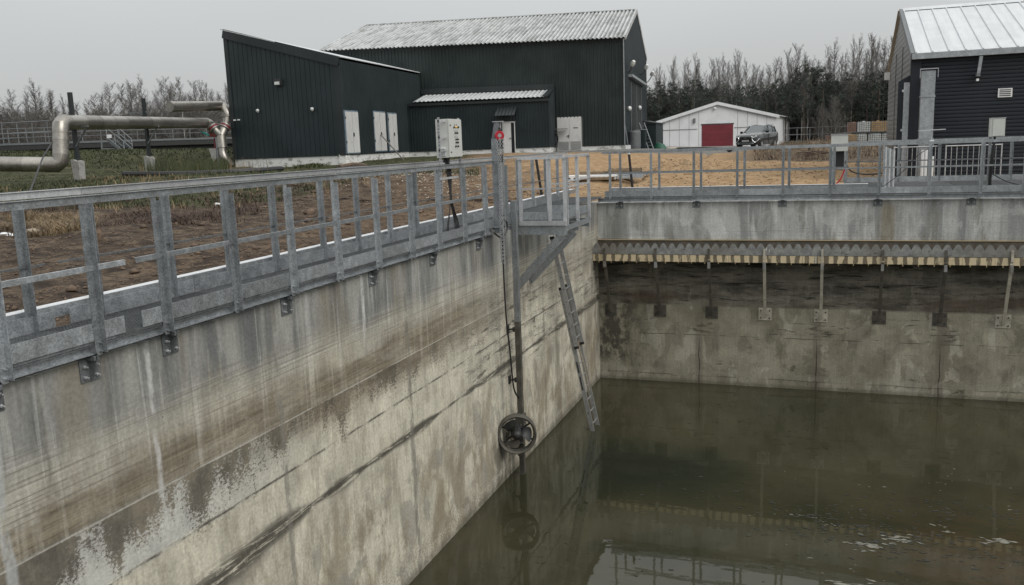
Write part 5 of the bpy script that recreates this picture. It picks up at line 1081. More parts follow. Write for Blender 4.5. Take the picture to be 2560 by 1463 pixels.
mb = MB(); mb.tube([at(541, 345, 49.2), gq(543, 49.2)-Vector((0, 0, .1))], .07, 6); mb.part('support_post', M['galvanised_steel'], t)
mb = MB(); mb.tube([at(503, 330, 49), at(523, 338, 49)], .05, 6); mb.part('lever', M['teal_plastic'], t)
mb = MB(); q = gq(530, 49.2); mb.prism([(q.x-.25, q.y, q.z+1.1), (q.x+.2, q.y, q.z+1.1), (q.x+.15, q.y, q.z+.5), (q.x, q.y, q.z+.35), (q.x-.1, q.y, q.z+.5)], (0, .2, 0)); mb.part('concrete_block', M['concrete_plain'], t)
t = thing('heating_pipe', 'shorter silver pipe with a blank round end above the long silver pipe', 'pipe', tuple(gq(575, 49)))
q0, q1 = at(424, 267, 46.5), at(545, 265, 50)
seg_pipe(t, q0+(q1-q0)*.12, q1, .275, 3); mb = MB(); mb.tube([q0, q0+(q1-q0)*.12], .28, 20); mb.part('blank_end', PC, t, smooth=True)
elbow(t, [q1, q1+(q1-q0).normalized()*.35, at(566, 278, 50), at(570, 292, 50)], .27, 'upper_bend'); seg_pipe(t, at(570, 292, 50), p5, .2, 1)
# posts with concrete feet
for (tx, ty), (bx, by), d, lab in (((151, 232), (172, 440), 35.0, 'dark steel post rising above the left elbow of the silver pipe'), ((341, 247), (357, 425), 42.5, 'dark steel post rising above the middle of the long silver pipe')):
    b_ = gq(bx, d); b_.z -= .2; t = thing('pipe_post', lab, 'post', tuple(b_))
    top_ = at(tx, ty, d); top_.x, top_.y = b_.x, b_.y+.35
    mb = MB(); mb.box((b_.x-.07, b_.y+.28, b_.z+.4), (b_.x+.07, b_.y+.42, top_.z)); mb.part('steel_post', M['dark_flashing'], t)
    mb = MB(); mb.add([(b_.x-.13, b_.y+.2, b_.z-.2), (b_.x+.13, b_.y+.2, b_.z-.2), (b_.x+.13, b_.y+.5, b_.z-.2), (b_.x-.13, b_.y+.5, b_.z-.2), (b_.x-.2, b_.y+.18, b_.z+1.05), (b_.x-.06, b_.y+.18, b_.z+1.05), (b_.x-.2, b_.y+.5, b_.z+1.05), (b_.x+.2, b_.y+.18, b_.z+.97), (b_.x+.06, b_.y+.18, b_.z+.97), (b_.x+.2, b_.y+.5, b_.z+.97)],
        [(0, 1, 7, 8, 5, 4), (3, 2, 1, 0), (4, 5, 6), (7, 9, 8), (0, 4, 6, 3), (1, 2, 9, 7), (3, 6, 9, 2), (5, 8, 9, 6)]); mb.part('concrete_foot', M['concrete_plain'], t)
    zc_ = at(tx, 318, d).z; mb = MB(); mb.bar((b_.x+.05, b_.y+.3, zc_-.8), (b_.x+.75, b_.y+.3, zc_+.0), .05, .05); mb.bar((b_.x-.3, b_.y+.3, zc_+.0), (b_.x+.8, b_.y+.3, zc_+.0), .08, .07); mb.part('pipe_bracket', M['galvanised_dark'], t)
    if d > 40: mb = MB(); zt_ = top_.z-1.3; mb.bar((b_.x-1., b_.y+.35, at(tx, 281, d).z), (b_.x+.1, b_.y+.35, at(tx, 281, d).z), .06, .06); mb.bar((b_.x-.5, b_.y+.35, at(tx, 290, d).z-.1), (b_.x, b_.y+.35, at(tx, 281, d).z), .05, .05); mb.part('side_arm', M['galvanised_dark'], t)
mb = MB(); mb.tube([at(131, 356, 33.5), at(108, 392, 32), gq(52, 27)+Vector((0, 0, .02))], .03, 5); mb.top('guy_wire', M['black_rubber'], 'thin dark stay wire running from the silver pipe down into the grass', 'wire')
for pts, lab, r_ in (([(300, 438, 37.5), (450, 440, 37), (620, 437, 38), (700, 432, 39.5)], 'long black pipe lying in the grass behind the brown soil', .12), ([(840, 441, 35.5), (890, 442, 36), (925, 437, 37)], 'short black pipe lying at the edge of the soil', .16)):
    P = [gq(px, d)+Vector((0, 0, .1)) for px, py, d in pts]; mb = MB(); mb.tube(smoothpts(P), r_, 8); mb.top('ground_pipe', M['black_rubber'], lab, 'pipe', smooth=True)
q = [gq(845, 40)+Vector((0, 0, .1)), gq(880, 41)+Vector((0, 0, .15)), gq(910, 42)+Vector((0, 0, .1))]
mb = MB(); mb.tube(smoothpts(q), .1, 8); mb.top('ground_pipe', M['clod'], 'faded reddish pipe lying in the grass near the extension corner', 'pipe', smooth=True)

# ------------------------------------------------------------------ settling tank far left
ct = at(330, 360, 112); RT_ = 34.
def tp(a, r, z): return Vector((ct.x+math.sin(a)*r, ct.y-math.cos(a)*r, z))
zd = at(250, 347, 78).z
t = thing('settling_tank', 'wide round settling tank with a dark rim walkway and grey railings far left', 'tank', (ct.x, ct.y, zd-3))
aa = [rad(-62+124*i/48) for i in range(49)]
for nm, r0_, r1_, z0, z1, m_ in (('tank_shell', RT_-.35, RT_, zd-4, zd-.35, M['black_iron']), ('rim_deck', RT_-.6, RT_+.5, zd-.3, zd-.12, M['galvanised_dark']), ('edge_beam', RT_+.3, RT_+.45, zd-.75, zd-.31, M['black_iron'])):  # shell coloured black for the shadow lying on its concrete
    mb = MB(); vs = []
    for a in aa: vs += [tp(a, r0_, z0), tp(a, r1_, z0), tp(a, r1_, z1), tp(a, r0_, z1)]
    mb.add(vs, [(4*i+j, 4*i+4+j, 4*i+4+(j+1) % 4, 4*i+(j+1) % 4) for i in range(48) for j in range(4)]); mb.part(nm, m_, t)
for i, a in enumerate(aa):
    if i % 1 == 0: mb = MB(); mb.tube([tp(a, RT_+.4, zd-.1), tp(a, RT_+.4, zd+1.15)], .045, 5); mb.part('rail_post', M['galvanised_dark'], t)
    if i % 2 == 0: mb = MB(); mb.bar(tp(a, RT_+.4, zd-.5), tp(a, RT_+.0, zd-1.6), .08, .08); mb.part('deck_bracket', M['black_iron'], t)
for h_ in (1.15, .75, .35): mb = MB(); mb.tube([tp(a, RT_+.4, zd+h_) for a in aa], .035, 5); mb.part('rail', M['galvanised_dark'], t)
# inner bridge railing rising at the left
for i in range(5):
    p = at(-30+i*38, 345, 84); 
    mb = MB(); mb.tube([PV(p, zd-.3), PV(p, zd+1.9)], .05, 5); mb.part('bridge_post', M['galvanised_dark'], t)
a_, b_ = at(-40, 345, 84), at(128, 345, 84)
for h_ in (1.9, .9, .4): mb = MB(); mb.tube([PV(a_, zd+h_), PV(b_, zd+h_+.1)], .05, 5); mb.part('bridge_rail', M['galvanised_dark'], t)
# stair
sa, sb = at(268, 348, 76), at(312, 383, 74.5); ua, ub = at(296, 346, 76), at(332, 377, 74.5)
t2 = thing('access_stair', 'small grey metal stair with handrails climbing to the settling tank rim', 'stair', tuple(sb))
for a_, b_ in ((sa, sb), (ua, ub)): mb = MB(); mb.bar(a_, b_, .08, .28); mb.part('stringer', M['galvanised_dark'], t2)
for k in range(8): mb = MB(); p, q = sa.lerp(sb, (k+.5)/8), ua.lerp(ub, (k+.5)/8); mb.bar(p, q, .25, .04); mb.part('tread', M['galvanised_dark'], t2)
for a_, b_ in ((sa, sb), (ua, ub)):
    for h_ in (1.0, .5): mb = MB(); mb.tube([a_+Vector((0, 0, h_)), b_+Vector((0, 0, h_))], .035, 5); mb.part('hand_rail', M['galvanised_dark'], t2)
    for f_ in (0, .5, 1): p = a_.lerp(b_, f_); mb = MB(); mb.tube([p, p+Vector((0, 0, 1.))], .035, 5); mb.part('rail_post', M['galvanised_steel'], t2)
mb = MB(); p = at(254, 372, 75.5); mb.bar(at(254, 356, 75.5), at(255, 373, 75.5), .1, .1); mb.bar(at(254, 372, 75.5), at(288, 372, 75.5), .1, .12); mb.part('landing_frame', M['galvanised_dark'], t2)
p = at(273, 341, 75.4); mb = MB(); mb.cb(p, (.35, .2, .3)); mb.top('flood_lamp', M['white_plastic'], 'small pale lamp box on the rim above the tank stair', 'lamp', loc=tuple(p))

# ------------------------------------------------------------------ car
simple('car_paint', (.006, .007, .008), .25, .1, var=.1, coat=1.); simple('chrome', (.75, .77, .78), .15, .9, var=.05); simple('tyre', (.01, .01, .01), .8)
simple('car_glass', (.05, .06, .065), .05, spec=1.); simple('headlight_glass', (.6, .63, .65), .1); simple('number_plate', (.6, .6, .58), .5)
cp = gq(1893, 66.5); cz = max(G(cp.x, cp.y), cp.z)+.06
t = thing('parked_car', 'black parked SUV with chrome-trimmed front, facing the tank beside the red garage door', 'car', (cp.x, cp.y, cz), rad(-17))
def carsec(y, w, zb, zs, zt, wt):   # half-section: sill, flare, shoulder, top edge, centre
    return [(w*.93, zb), (w, zb+.15), (w*1.0, (zb+zs)/2), (w*.985, zs-.06), (w*.95, zs), (wt, zt-.015), (wt*.6, zt), (0, zt+.008)], y
ST = [carsec(-2.33, .62, .3, .74, .78, .52), carsec(-2.26, .78, .22, .83, .88, .66), carsec(-2.05, .88, .2, .93, .98, .76), carsec(-1.6, .905, .2, .98, 1.05, .76), carsec(-1.05, .905, .2, 1.0, 1.12, .74), carsec(-.75, .905, .2, 1.03, 1.16, .72),
      carsec(0, .905, .2, 1.06, 1.1, .78), carsec(1.2, .905, .2, 1.1, 1.13, .78), carsec(2.0, .88, .25, 1.12, 1.15, .74), carsec(2.3, .8, .35, 1.0, 1.05, .66)]
mb = MB(); vs = []
for pts, y in ST: vs += [(-a, y, b) for a, b in pts[::-1]][::1][1:][::-1][::-1] if False else [(a, y, b) for a, b in pts]+[(-a, y, b) for a, b in pts[:-1][::-1]]
m_ = 15
mb.add(vs, [(i*m_+j, i*m_+j+1, (i+1)*m_+j+1, (i+1)*m_+j) for i in range(len(ST)-1) for j in range(m_-1)]+[tuple(range(m_))[::-1], tuple(range((len(ST)-1)*m_, len(ST)*m_))]+[(i*m_, (i+1)*m_, (i+1)*m_+m_-1, i*m_+m_-1) for i in range(len(ST)-1)])
body = mb.part('body', M['car_paint'], t, world=False, smooth=True)
CB = [(-.85, .74, 1.12, .70, 1.14), (-.05, .76, 1.08, .585, 1.62), (.35, .76, 1.08, .6, 1.66), (1.4, .76, 1.1, .6, 1.66), (1.95, .74, 1.12, .56, 1.55), (2.2, .72, 1.12, .6, 1.2)]
mb = MB(); vs = []
for y, w0, z0, w1, z1 in CB: vs += [(w0, y, z0-.03), (w0*.5+w1*.5+.01, y, (z0+z1)/2), (w1, y, z1-.03), (w1*.7, y, z1), (-w1*.7, y, z1), (-w1, y, z1-.03), (-w0*.5-w1*.5-.01, y, (z0+z1)/2), (-w0, y, z0-.03)]
mb.add(vs, [(i*8+j, i*8+j+1, (i+1)*8+j+1, (i+1)*8+j) for i in range(5) for j in range(7)]+[tuple(range(8))[::-1], tuple(range(40, 48))]); mb.part('cabin_glass', M['car_glass'], t, world=False)
mb = MB(); vs = []
for y, w0, z0, w1, z1 in CB[1:5]: vs += [(w1+.015, y, z1-.045), (w1*.7, y, z1+.012), (-w1*.7, y, z1+.012), (-w1-.015, y, z1-.045)]
mb.add(vs, [(i*4+j, i*4+j+1, (i+1)*4+j+1, (i+1)*4+j) for i in range(3) for j in range(3)]); mb.part('roof', M['car_paint'], t, world=False, smooth=True)
for s in (-1, 1):
    mb = MB(); mb.bar((s*.725, -.85, 1.12), (s*.6, -.05, 1.62), .06, .07); mb.bar((s*.755, .42, 1.08), (s*.62, .42, 1.62), .05, .05); mb.bar((s*.755, 1.3, 1.1), (s*.62, 1.3, 1.62), .05, .06); mb.bar((s*.74, 1.95, 1.12), (s*.58, 1.9, 1.55), .08, .1); mb.part('pillar', M['car_paint'], t, world=False)
    mb = MB(); mb.tube([(s*.6, -.1, 1.63), (s*.6, .1, 1.71), (s*.6, 1.6, 1.71), (s*.6, 1.75, 1.62)], .018, 6); mb.part('roof_rail', M['chrome'], t, world=False)
    mb = MB(); mb.cb((s*1.0, -.62, 1.14), (.18, .12, .15)); mb.bar((s*.86, -.6, 1.1), (s*.95, -.6, 1.12), .05, .04); mb.part('wing_mirror', M['car_paint'], t, world=False)
    mb = MB(); mb.add([(s*.42, -2.315, .83), (s*.72, -2.2, .90), (s*.86, -1.95, .95), (s*.86, -2.02, .86), (s*.72, -2.27, .78), (s*.45, -2.34, .77)], [(0, 1, 4, 5), (1, 2, 3, 4)] if s > 0 else [(5, 4, 1, 0), (4, 3, 2, 1)]); mb.part('headlight', M['headlight_glass'], t, world=False)
    mb = MB(); mb.tube([(s*.8, -2.25, .8), (s*.55, -2.34, .74), (s*.5, -2.36, .66), (s*.58, -2.36, .5), (s*.72, -2.34, .38)], [.02, .035, .04, .025, .02], 6); mb.part('chrome_blade', M['chrome'], t, world=False)
    mb = MB(); mb.tube([(s*.74, -2.3, .4), (s*.86, -2.16, .5), (s*.92, -1.95, .66)], .018, 6); mb.part('bumper_trim', M['chrome'], t, world=False)
    mb = MB(); mb.lathe([(0, .03), (.05, .03), (.055, 0)], (s*.74, -2.3, .42), (0, -1, 0), 10); mb.part('fog_lamp', M['headlight_glass'], t, world=False)
    for y in (-1.42, 1.3):
        mb = MB(); mb.lathe([(.2, .12), (.32, .12), (.35, .09), (.35, -.09), (.32, -.12), (.2, -.12)], (s*.82, y, .35-.06), (1, 0, 0), 24); wh = mb.part('wheel', M['tyre'], t, world=False, smooth=True)
        mb = MB(); mb.lathe([(0, .1), (.06, .11), (.08, .07), (.2, .1), (.21, .0)], (s*.82, y, .35-.06), (s, 0, 0), 20); mb.part('rim', M['aluminium'], wh, world=False)
    mb = MB(); mb.box((s*.9, -.02, .3), (s*.915, .02, 1.0)); mb.box((s*.9, -.5, .86), (s*.93, -.3, .89)); mb.part('door_seam', M['tyre'], t, world=False)
mb = MB(); mb.prism([(-.62, -2.335, .7), (-.45, -2.345, .5), (.45, -2.345, .5), (.62, -2.335, .7), (.5, -2.33, .76), (-.5, -2.33, .76)], (0, .02, 0)); mb.part('grille', M['tyre'], t, world=False)
for z_ in (.56, .62, .68): mb = MB(); mb.bar((-.5, -2.35, z_), (.5, -2.35, z_), .01, .012); mb.part('grille_bar', M['black_iron'], t, world=False)
mb = MB(); mb.tube([(-.62, -2.35, .3), (.62, -2.35, .3)], .022, 6); mb.tube([(-.62, -2.35, .3), (-.5, -2.36, .4), (.5, -2.36, .4), (.62, -2.35, .3)], .014, 6); mb.part('lower_trim', M['chrome'], t, world=False)
mb = MB(); mb.box((-.26, -2.375, .46), (.26, -2.36, .57)); npl = mb.part('number_plate', M['number_plate'], t, world=False)
mb = MB()
for k in range(8): mb.box((-.22+k*.055, -2.378, .49), (-.185+k*.055, -2.3755, .54))
mb.part('plate_characters', M['tyre'], npl, world=False)
mb = MB()   # three-diamond badge
for a in (90, 210, 330):
    d = Vector((math.cos(rad(a)), 0, math.sin(rad(a)))); s_ = Vector((-d.z, 0, d.x)); c0 = Vector((0, -2.36, .735)); mb.prism([c0, c0+d*.045+s_*.026, c0+d*.09, c0+d*.045-s_*.026], (0, -.015, 0))
mb.part('badge', M['chrome'], t, world=False)
mb = MB(); mb.box((-.28, -.84, 1.0), (-.24, -.83, 1.01)); 

# ------------------------------------------------------------------ IBC totes
simple('tote_white', (.6, .62, .6), .5, var=.1, sc=3, dirt=.2, dirtcol=(.3, .28, .22)); simple('tote_amber', (.42, .27, .12), .5, var=.2, sc=3, dirt=.3); simple('tote_rust', (.22, .1, .05), .6, var=.2)
def tote(kind):
    t = thing('ibc_tote', '', 'tote', group='bulk liquid totes piled at the edge of the wood')
    m_ = {'w': M['tote_white'], 'a': M['tote_amber'], 'r': M['tote_rust']}[kind]
    mb = MB(); mb.prism([(-.52, -.46, .16), (-.57, -.46, .22), (-.57, -.46, 1.08), (-.5, -.46, 1.14), (.5, -.46, 1.14), (.57, -.46, 1.08), (.57, -.46, .22), (.52, -.46, .16)], (0, .92, 0)); mb.lathe([(.12, 0), (.12, .04), (0, .05)], (0, 0, 1.14), (0, 0, 1), 12); mb.part('bottle', m_, t, world=False)
    mb = MB(); 
    for z in (.2, .38, .56, .74, .92, 1.1): mb.tube([(-.6, -.5, z), (.6, -.5, z), (.6, .5, z), (-.6, .5, z), (-.6, -.5, z)], .016, 4, False)
    for k in range(7):
        x_ = -.6+k*.2; mb.tube([(x_, -.505, .14), (x_, -.505, 1.14)], .014, 4, False); mb.tube([(x_, .505, .14), (x_, .505, 1.14)], .014, 4, False)
    for k in range(1, 5): y_ = -.5+k*.2; mb.tube([(-.605, y_, .14), (-.605, y_, 1.14)], .014, 4, False); mb.tube([(.605, y_, .14), (.605, y_, 1.14)], .014, 4, False)
    mb.part('cage', M['galvanised_dark'] if kind != 'w' else M['black_iron'], t, world=False)
    mb = MB()
    for y_ in (-.45, 0, .45): mb.box((-.6, y_-.05, 0), (.6, y_+.05, .1))
    mb.box((-.6, -.5, .1), (.6, .5, .135)); mb.part('pallet', M['black_iron'], t, world=False)
    return t
proto = {}
TT = [('w', 2158, 1, 'whitish tote, leftmost of the upper row of stacked totes'), ('a', 2193, 1, 'amber tote in the middle of the upper row of stacked totes'), ('a', 2224, 1, 'amber tote at the right end of the upper row, beside the dark building'),
      ('w', 2102, 0, 'white tote at the far left of the pile, on the ground'), ('a', 2125, 0, 'amber tote on the ground half hidden behind the far railing'), ('w', 2150, 0, 'bright white tote on the ground below the whitish upper one'), ('w', 2186, 0, 'white tote on the ground below the middle amber one'), ('w', 2219, 0, 'pale tote on the ground nearest the dark building'), ('r', 2134, 1.02, 'rust-brown tote behind the leftmost tote of the upper row'), ('r', 2079, .0, 'rust-brown tote at the far left behind the first white one')]
p0 = gq(2180, 74); zb_ = G(p0.x, p0.y)+.15
for kind, px, lev, lab in TT:
    o = copy_tree(proto[kind]) if kind in proto else proto.setdefault(kind, tote(kind))
    q = at(px, 345, 85.5 if kind == 'r' else 84); o.location = (q.x, q.y+(1.2 if kind == 'r' else 0), at(2180, 364, 84).z+(1.16 if lev else 0)); o.rotation_euler = (0, 0, rad(random.uniform(-5, 5)+4)); o['label'] = lab
q = at(2180, 364, 84); mb = MB(); w0 = at(2070, 364, 86); w1 = at(2240, 364, 86); mb.box((w0.x, w0.y-2.5, w0.z-2), (w1.x, w0.y+1.6, q.z-.005)); mb.top('hardstanding', M['concrete_plain'], 'low concrete slab under the pile of totes', 'slab')

# ------------------------------------------------------------------ pallets, planks, litter on the sand
def pallet(x, y, rz, lab, n=1, m='orange_sand_wood', zb=None):
    z = (G(x, y) if zb is None else zb)+.03; t = thing('pallet', lab, 'pallet', (x, y, z), rz); t.scale = (.95, .9, .65)
    for lv in range(n):
        h = lv*.145
        for k in range(7): mb = MB(); mb.box((-.6+k*.183, -.4, h+.12), (-.6+k*.183+.1, .4, h+.14)); mb.part('deck_board', M[m], t, world=False)
        for y_ in (-.36, 0, .36): mb = MB(); mb.box((-.6, y_-.05, h+.02), (.6, y_+.05, h+.118)); mb.part('bearer', M[m], t, world=False)
        for y_ in (-.36, 0, .36): mb = MB(); mb.box((-.6, y_-.05, h), (.6, y_+.05, h+.018)); mb.part('skid', M[m], t, world=False)
    return t
def P_(px, py, z=0):
    r_ = ray(px, py); d = 6.
    while d < 90:
        p = CAM+r_*d
        if p.z < G(p.x, p.y): break
        d *= 1.012
    return p
for (px, py, z), rz, lab, n in (((1490, 437, .0), .3, 'wooden pallet with loose boards lying behind the corner of the railings', 1), ((1563, 438, 0.), .1, 'pallet stack on the sand right of the leaning black pole', 2), ((1497, 452, -.05), -.1, 'low orange wooden pallet under the long white box', 1)):
    p = P_(px, py, z); pallet(p.x, p.y, rz, lab, n)
p = P_(1478, 448, .1); t = thing('white_crate', 'long low white crate with dark slots lying on the pallets on the sand', 'crate', tuple(p), .05)
mb = MB(); mb.box((-.9, -.3, -.02), (.9, .3, .14)); mb.part('crate_body', M['white_plastic'], t, world=False)
for k in range(7): mb = MB(); mb.box((-.8+k*.24, -.306, .02), (-.68+k*.24, -.301, .07)); mb.part('slot', M['black_rubber'], t, world=False)
for k, (px, py, w, a) in enumerate(((1556, 445, 1.5, .1), (1565, 449, 1.2, .12), (1590, 441, .9, 0))):
    p = P_(px, py, .0); zz = float(gfull(p.x, p.y)[0]); mb = MB(); d = Vector((math.cos(a), math.sin(a), 0)); mb.bar(Vector((p.x, p.y, zz+.06))-d*w/2, Vector((p.x, p.y, zz+.07))+d*w/2, .22, .07)
    mb.top('steel_profile', M['galvanised_steel'], ('long grey steel profile lying beside the pallet stack', 'second grey steel profile lying nearer the walkway', 'short grey steel profile at the right end of the pallet stack')[k], 'profile')
p = gq(1585, 51); mb = MB(); mb.bar(p+Vector((-.8, 0, .04)), p+Vector((.7, .2, .04)), .5, .03); mb.top('concrete_kerb', M['pale_stone'], 'pale flat strip of sheeting on the sand in front of the hall', 'sheet')
def lump(x, y, sx_, sy_, sz_, seed, m, name, lab, cat, rz=0):
    z = float(gfull(x, y)[0]); mb = MB(); n1_, n2_ = 8, 12; vs = []
    for i in range(n1_+1):
        th = math.pi*i/n1_
        for j in range(n2_):
            ph = 2*math.pi*j/n2_; q = Vector((math.sin(th)*math.cos(ph), math.sin(th)*math.sin(ph), math.cos(th))); r = 1+.45*mnoise.noise(q*1.6+Vector((seed, 0, 0))); q *= r
            X_, Y_ = q.x*sx_, q.y*sy_; vs.append((x+X_*math.cos(rz)-Y_*math.sin(rz), y+X_*math.sin(rz)+Y_*math.cos(rz), z+sz_*.45+q.z*sz_))
    mb.add(vs, [(i*n2_+j, i*n2_+(j+1) % n2_, (i+1)*n2_+(j+1) % n2_, (i+1)*n2_+j) for i in range(n1_) for j in range(n2_)]); return mb.top(name, m, lab, cat, smooth=True, loc=(x, y, z))
for px, py, s_, lab, m_ in ((165, 567, (.3, .16, .09), 'white plastic bag lying at the foot of the dry grass bank', 'white_plastic'), (84, 584, (.16, .1, .05), 'greyish crumpled scrap left of the white bag', 'pale_stone'), (130, 574, (.07, .05, .04), 'tiny white scrap right beside the white bag', 'white_plastic'), (12, 590, (.12, .05, .03), 'white scrap at the left edge of the soil', 'white_plastic'), (27, 593, (.09, .05, .03), 'second small white scrap near the left edge', 'white_plastic'), (545, 512, (.12, .08, .05), 'white scrap lying against the brown bushes', 'white_plastic')):
    p = P_(px, py, -.2); lump(p.x, p.y, *s_, px*.1, M[m_], 'plastic_scrap' if s_[0] < .25 else 'plastic_bag', lab, 'litter', .4)
for px, py, s_, lab in ((247, 610, (.09, .09, .16), 'dark stump-like clod standing on the brown soil'), (775, 536, (.16, .12, .09), 'dark heap of soil beside the fence post'), (770, 533+17, (.1, .1, .06), 'small dark clod near the dark soil heap')):
    p = P_(px, py, -.22); lump(p.x, p.y, *s_, px*.2, M['clod'], 'soil_clod', lab, 'clod')
mb = MB(); p = P_(605, 693, -.1); mb.bar((-5.95, 7.05, DZ+.01), (-5.95, 7.35, DZ+.012), .03, .02); mb.top('rusty_strip', M['rust_red'], 'short rusty flat bar lying on the grating of the left walkway', 'bar')

# scattered clods and stones
def scatter_rocks(name, X, Y, Sz, mat, label=None, flat=.6):
    n = len(X); base = np.array([(0, 0, 1), (1, 0, 0), (0, 1, 0), (-1, 0, 0), (0, -1, 0), (0, 0, -.6)], float); fc = np.array([(0, 1, 2), (0, 2, 3), (0, 3, 4), (0, 4, 1), (5, 2, 1), (5, 3, 2), (5, 4, 3), (5, 1, 4)])
    V = base[None]*(1+rng.uniform(-.4, .4, (n, 6, 1))); a = rng.uniform(0, 6.28, n)
    c_, s_ = np.cos(a)[:, None], np.sin(a)[:, None]; vx = V[..., 0]*c_-V[..., 1]*s_; vy = V[..., 0]*s_+V[..., 1]*c_
    Z = gfull(X, Y); P = np.stack([X[:, None]+vx*Sz[:, None]*rng.uniform(.7, 1.4, (n, 1)), Y[:, None]+vy*Sz[:, None], Z[:, None]+(V[..., 2]*flat+.2)*Sz[:, None]], -1)
    me = npmesh(name, P.reshape(-1, 3), (fc[None]+6*np.arange(n)[:, None, None]).reshape(-1, 3), mat); return linkmesh(name, me, kind='stuff', label=label)
n = 9000; X = -7.3-rng.random(n)**1.3*11; Y = rng.uniform(3, 27, n); scatter_rocks('soil_clods', X, Y, rng.uniform(.008, .035, n)*(1+2*(rng.random(n) > .97)), M['clod'])
n = 2600; X = rng.uniform(-7, 9, n); Y = rng.uniform(24.6, 44, n); scatter_rocks('sand_lumps', X, Y, rng.uniform(.01, .05, n), M['orange_sand_wood'])
cc_ = P_(1080, 450, .0); n = 800; X = cc_.x+rng.normal(0, 2.2, n); Y = cc_.y+rng.normal(0, 2.0, n)+(X-cc_.x)*-.3; k = (X < -7.3); scatter_rocks('pale_rubble', X[k], Y[k], rng.uniform(.012, .055, k.sum()), M['pale_stone'])

# floating scum and flecks on the water
def flecks(name, X, Y, Sz, mat, el=1.8):
    n = len(X); k = 7; an = np.linspace(0, 2*np.pi, k, endpoint=False)[None]+rng.uniform(0, 6, (n, 1)); rr = rng.uniform(.45, 1.25, (n, k))*Sz[:, None]; a = rng.uniform(-.5, .5, n)[:, None]
    ux, uy = np.cos(an)*rr*el, np.sin(an)*rr*.55; P = np.stack([X[:, None]+ux*np.cos(a)-uy*np.sin(a), Y[:, None]+ux*np.sin(a)+uy*np.cos(a), np.full((n, k), WZ+.004)+rng.uniform(0, .003, (n, 1))], -1)
    C_ = np.stack([X, Y, np.full(n, WZ+.012)], -1)[:, None]; V = np.concatenate([P, C_], 1); fc = np.array([(i, (i+1) % k, k) for i in range(k)])
    return linkmesh(name, npmesh(name, V.reshape(-1, 3), (fc[None]+(k+1)*np.arange(n)[:, None, None]).reshape(-1, 3), mat), kind='stuff')
wp = lambda px, py: onplane(px, py, 2, WZ)
simple('scum', (.15, .145, .12), .7, var=.4, sc=12, dirt=.6, dirtcol=(.1, .09, .06)); simple('sludge_flecks', (.018, .018, .013), .6, var=.4)
cl = [((2160, 1365), .18, 9, .045), ((2250, 1350), .2, 10, .05), ((2010, 1290), .12, 6, .03), ((2065, 1312), .15, 8, .022), ((2360, 1318), .1, 5, .035), ((2500, 1355), .15, 6, .045), ((2175, 1432), .3, 9, .03), ((2170, 1463), .1, 6, .05), ((2400, 1200), .5, 10, .02), ((2530, 1325), .1, 3, .03), ((2520, 1270), .1, 3, .03), ((2170, 1215), .1, 3, .03), ((1880, 1287), .08, 3, .022), ((2090, 1275), .3, 9, .012), ((2330, 1215), .2, 6, .015)]
X = []; Y = []; Z_ = []
for (px, py), sp_, n, sz in cl:
    p = wp(px, py)
    for _ in range(n): X.append(p.x+rng.normal(0, sp_*1.3)); Y.append(p.y+rng.normal(0, sp_*.6)); Z_.append(sz*rng.uniform(.3, 1.2)*.8)
for _ in range(40): X.append(rng.uniform(-3, 5)); Y.append(rng.uniform(9.5, 17)); Z_.append(rng.uniform(.003, .01))
for (px, py), sp_, n, sz in (((2165, 1362), .1, 14, .06), ((2245, 1348), .13, 18, .06), ((2505, 1356), .12, 9, .06), ((2110, 1460), .12, 10, .06), ((2370, 1330), .05, 6, .04)):
    p = wp(px, py)
    for _ in range(n): X.append(p.x+rng.normal(0, sp_)); Y.append(p.y+rng.normal(0, sp_*.5)); Z_.append(sz*rng.uniform(.4, 1.))
flecks('floating_scum', np.array(X), np.array(Y), np.array(Z_), M['scum'])
X = []; Y = []; Z_ = []
for (px, py), sp_, n in (((2230, 1345), .55, 130), ((2050, 1290), .4, 60), ((2120, 1340), .5, 50), ((2250, 1270), .6, 60), ((1800, 1240), .6, 30), ((2480, 1290), .5, 40), ((2330, 1390), .7, 50), ((1880, 1085), .8, 14)):
    p = wp(px, py)
    for _ in range(n): X.append(p.x+rng.normal(0, sp_*1.3)); Y.append(p.y+rng.normal(0, sp_*.55)); Z_.append(rng.uniform(.008, .04))
for _ in range(120): X.append(rng.uniform(-5, 5)); Y.append(rng.uniform(9, 21)); Z_.append(rng.uniform(.008, .03))
flecks('floating_sludge', np.array(X), np.array(Y), np.array(Z_), M['sludge_flecks'])

# ------------------------------------------------------------------ grass and scrub
def blades(name, X, Y, Hh, mat, w=.012, lean=.5, seg=2, curl=.6):
    n = len(X); Z = gfull(X, Y)-.02; a = rng.uniform(0, 6.28, n); ln = rng.uniform(.1, lean, n)*Hh; ww = w*rng.uniform(.6, 1.5, n)
    ca, sa_ = np.cos(a), np.sin(a); px_, py_ = -sa_*ww, ca*ww
    rows = []
    for i in range(seg+1):
        f = i/seg; h = Hh*f*(1-.35*curl*f); o = ln*f**1.8; tp_ = 1-f*.92
        rows += [np.stack([X+ca*o-px_*tp_, Y+sa_*o-py_*tp_, Z+h], -1), np.stack([X+ca*o+px_*tp_, Y+sa_*o+py_*tp_, Z+h], -1)]
    V = np.stack(rows, 1); fc = []
    for i in range(seg): fc.append((2*i, 2*i+1, 2*i+3, 2*i+2))
    fc = np.array(fc); k = 2*(seg+1)
    return linkmesh(name, npmesh(name, V.reshape(-1, 3), (fc[None]+k*np.arange(n)[:, None, None]).reshape(-1, 4), mat), kind='stuff')
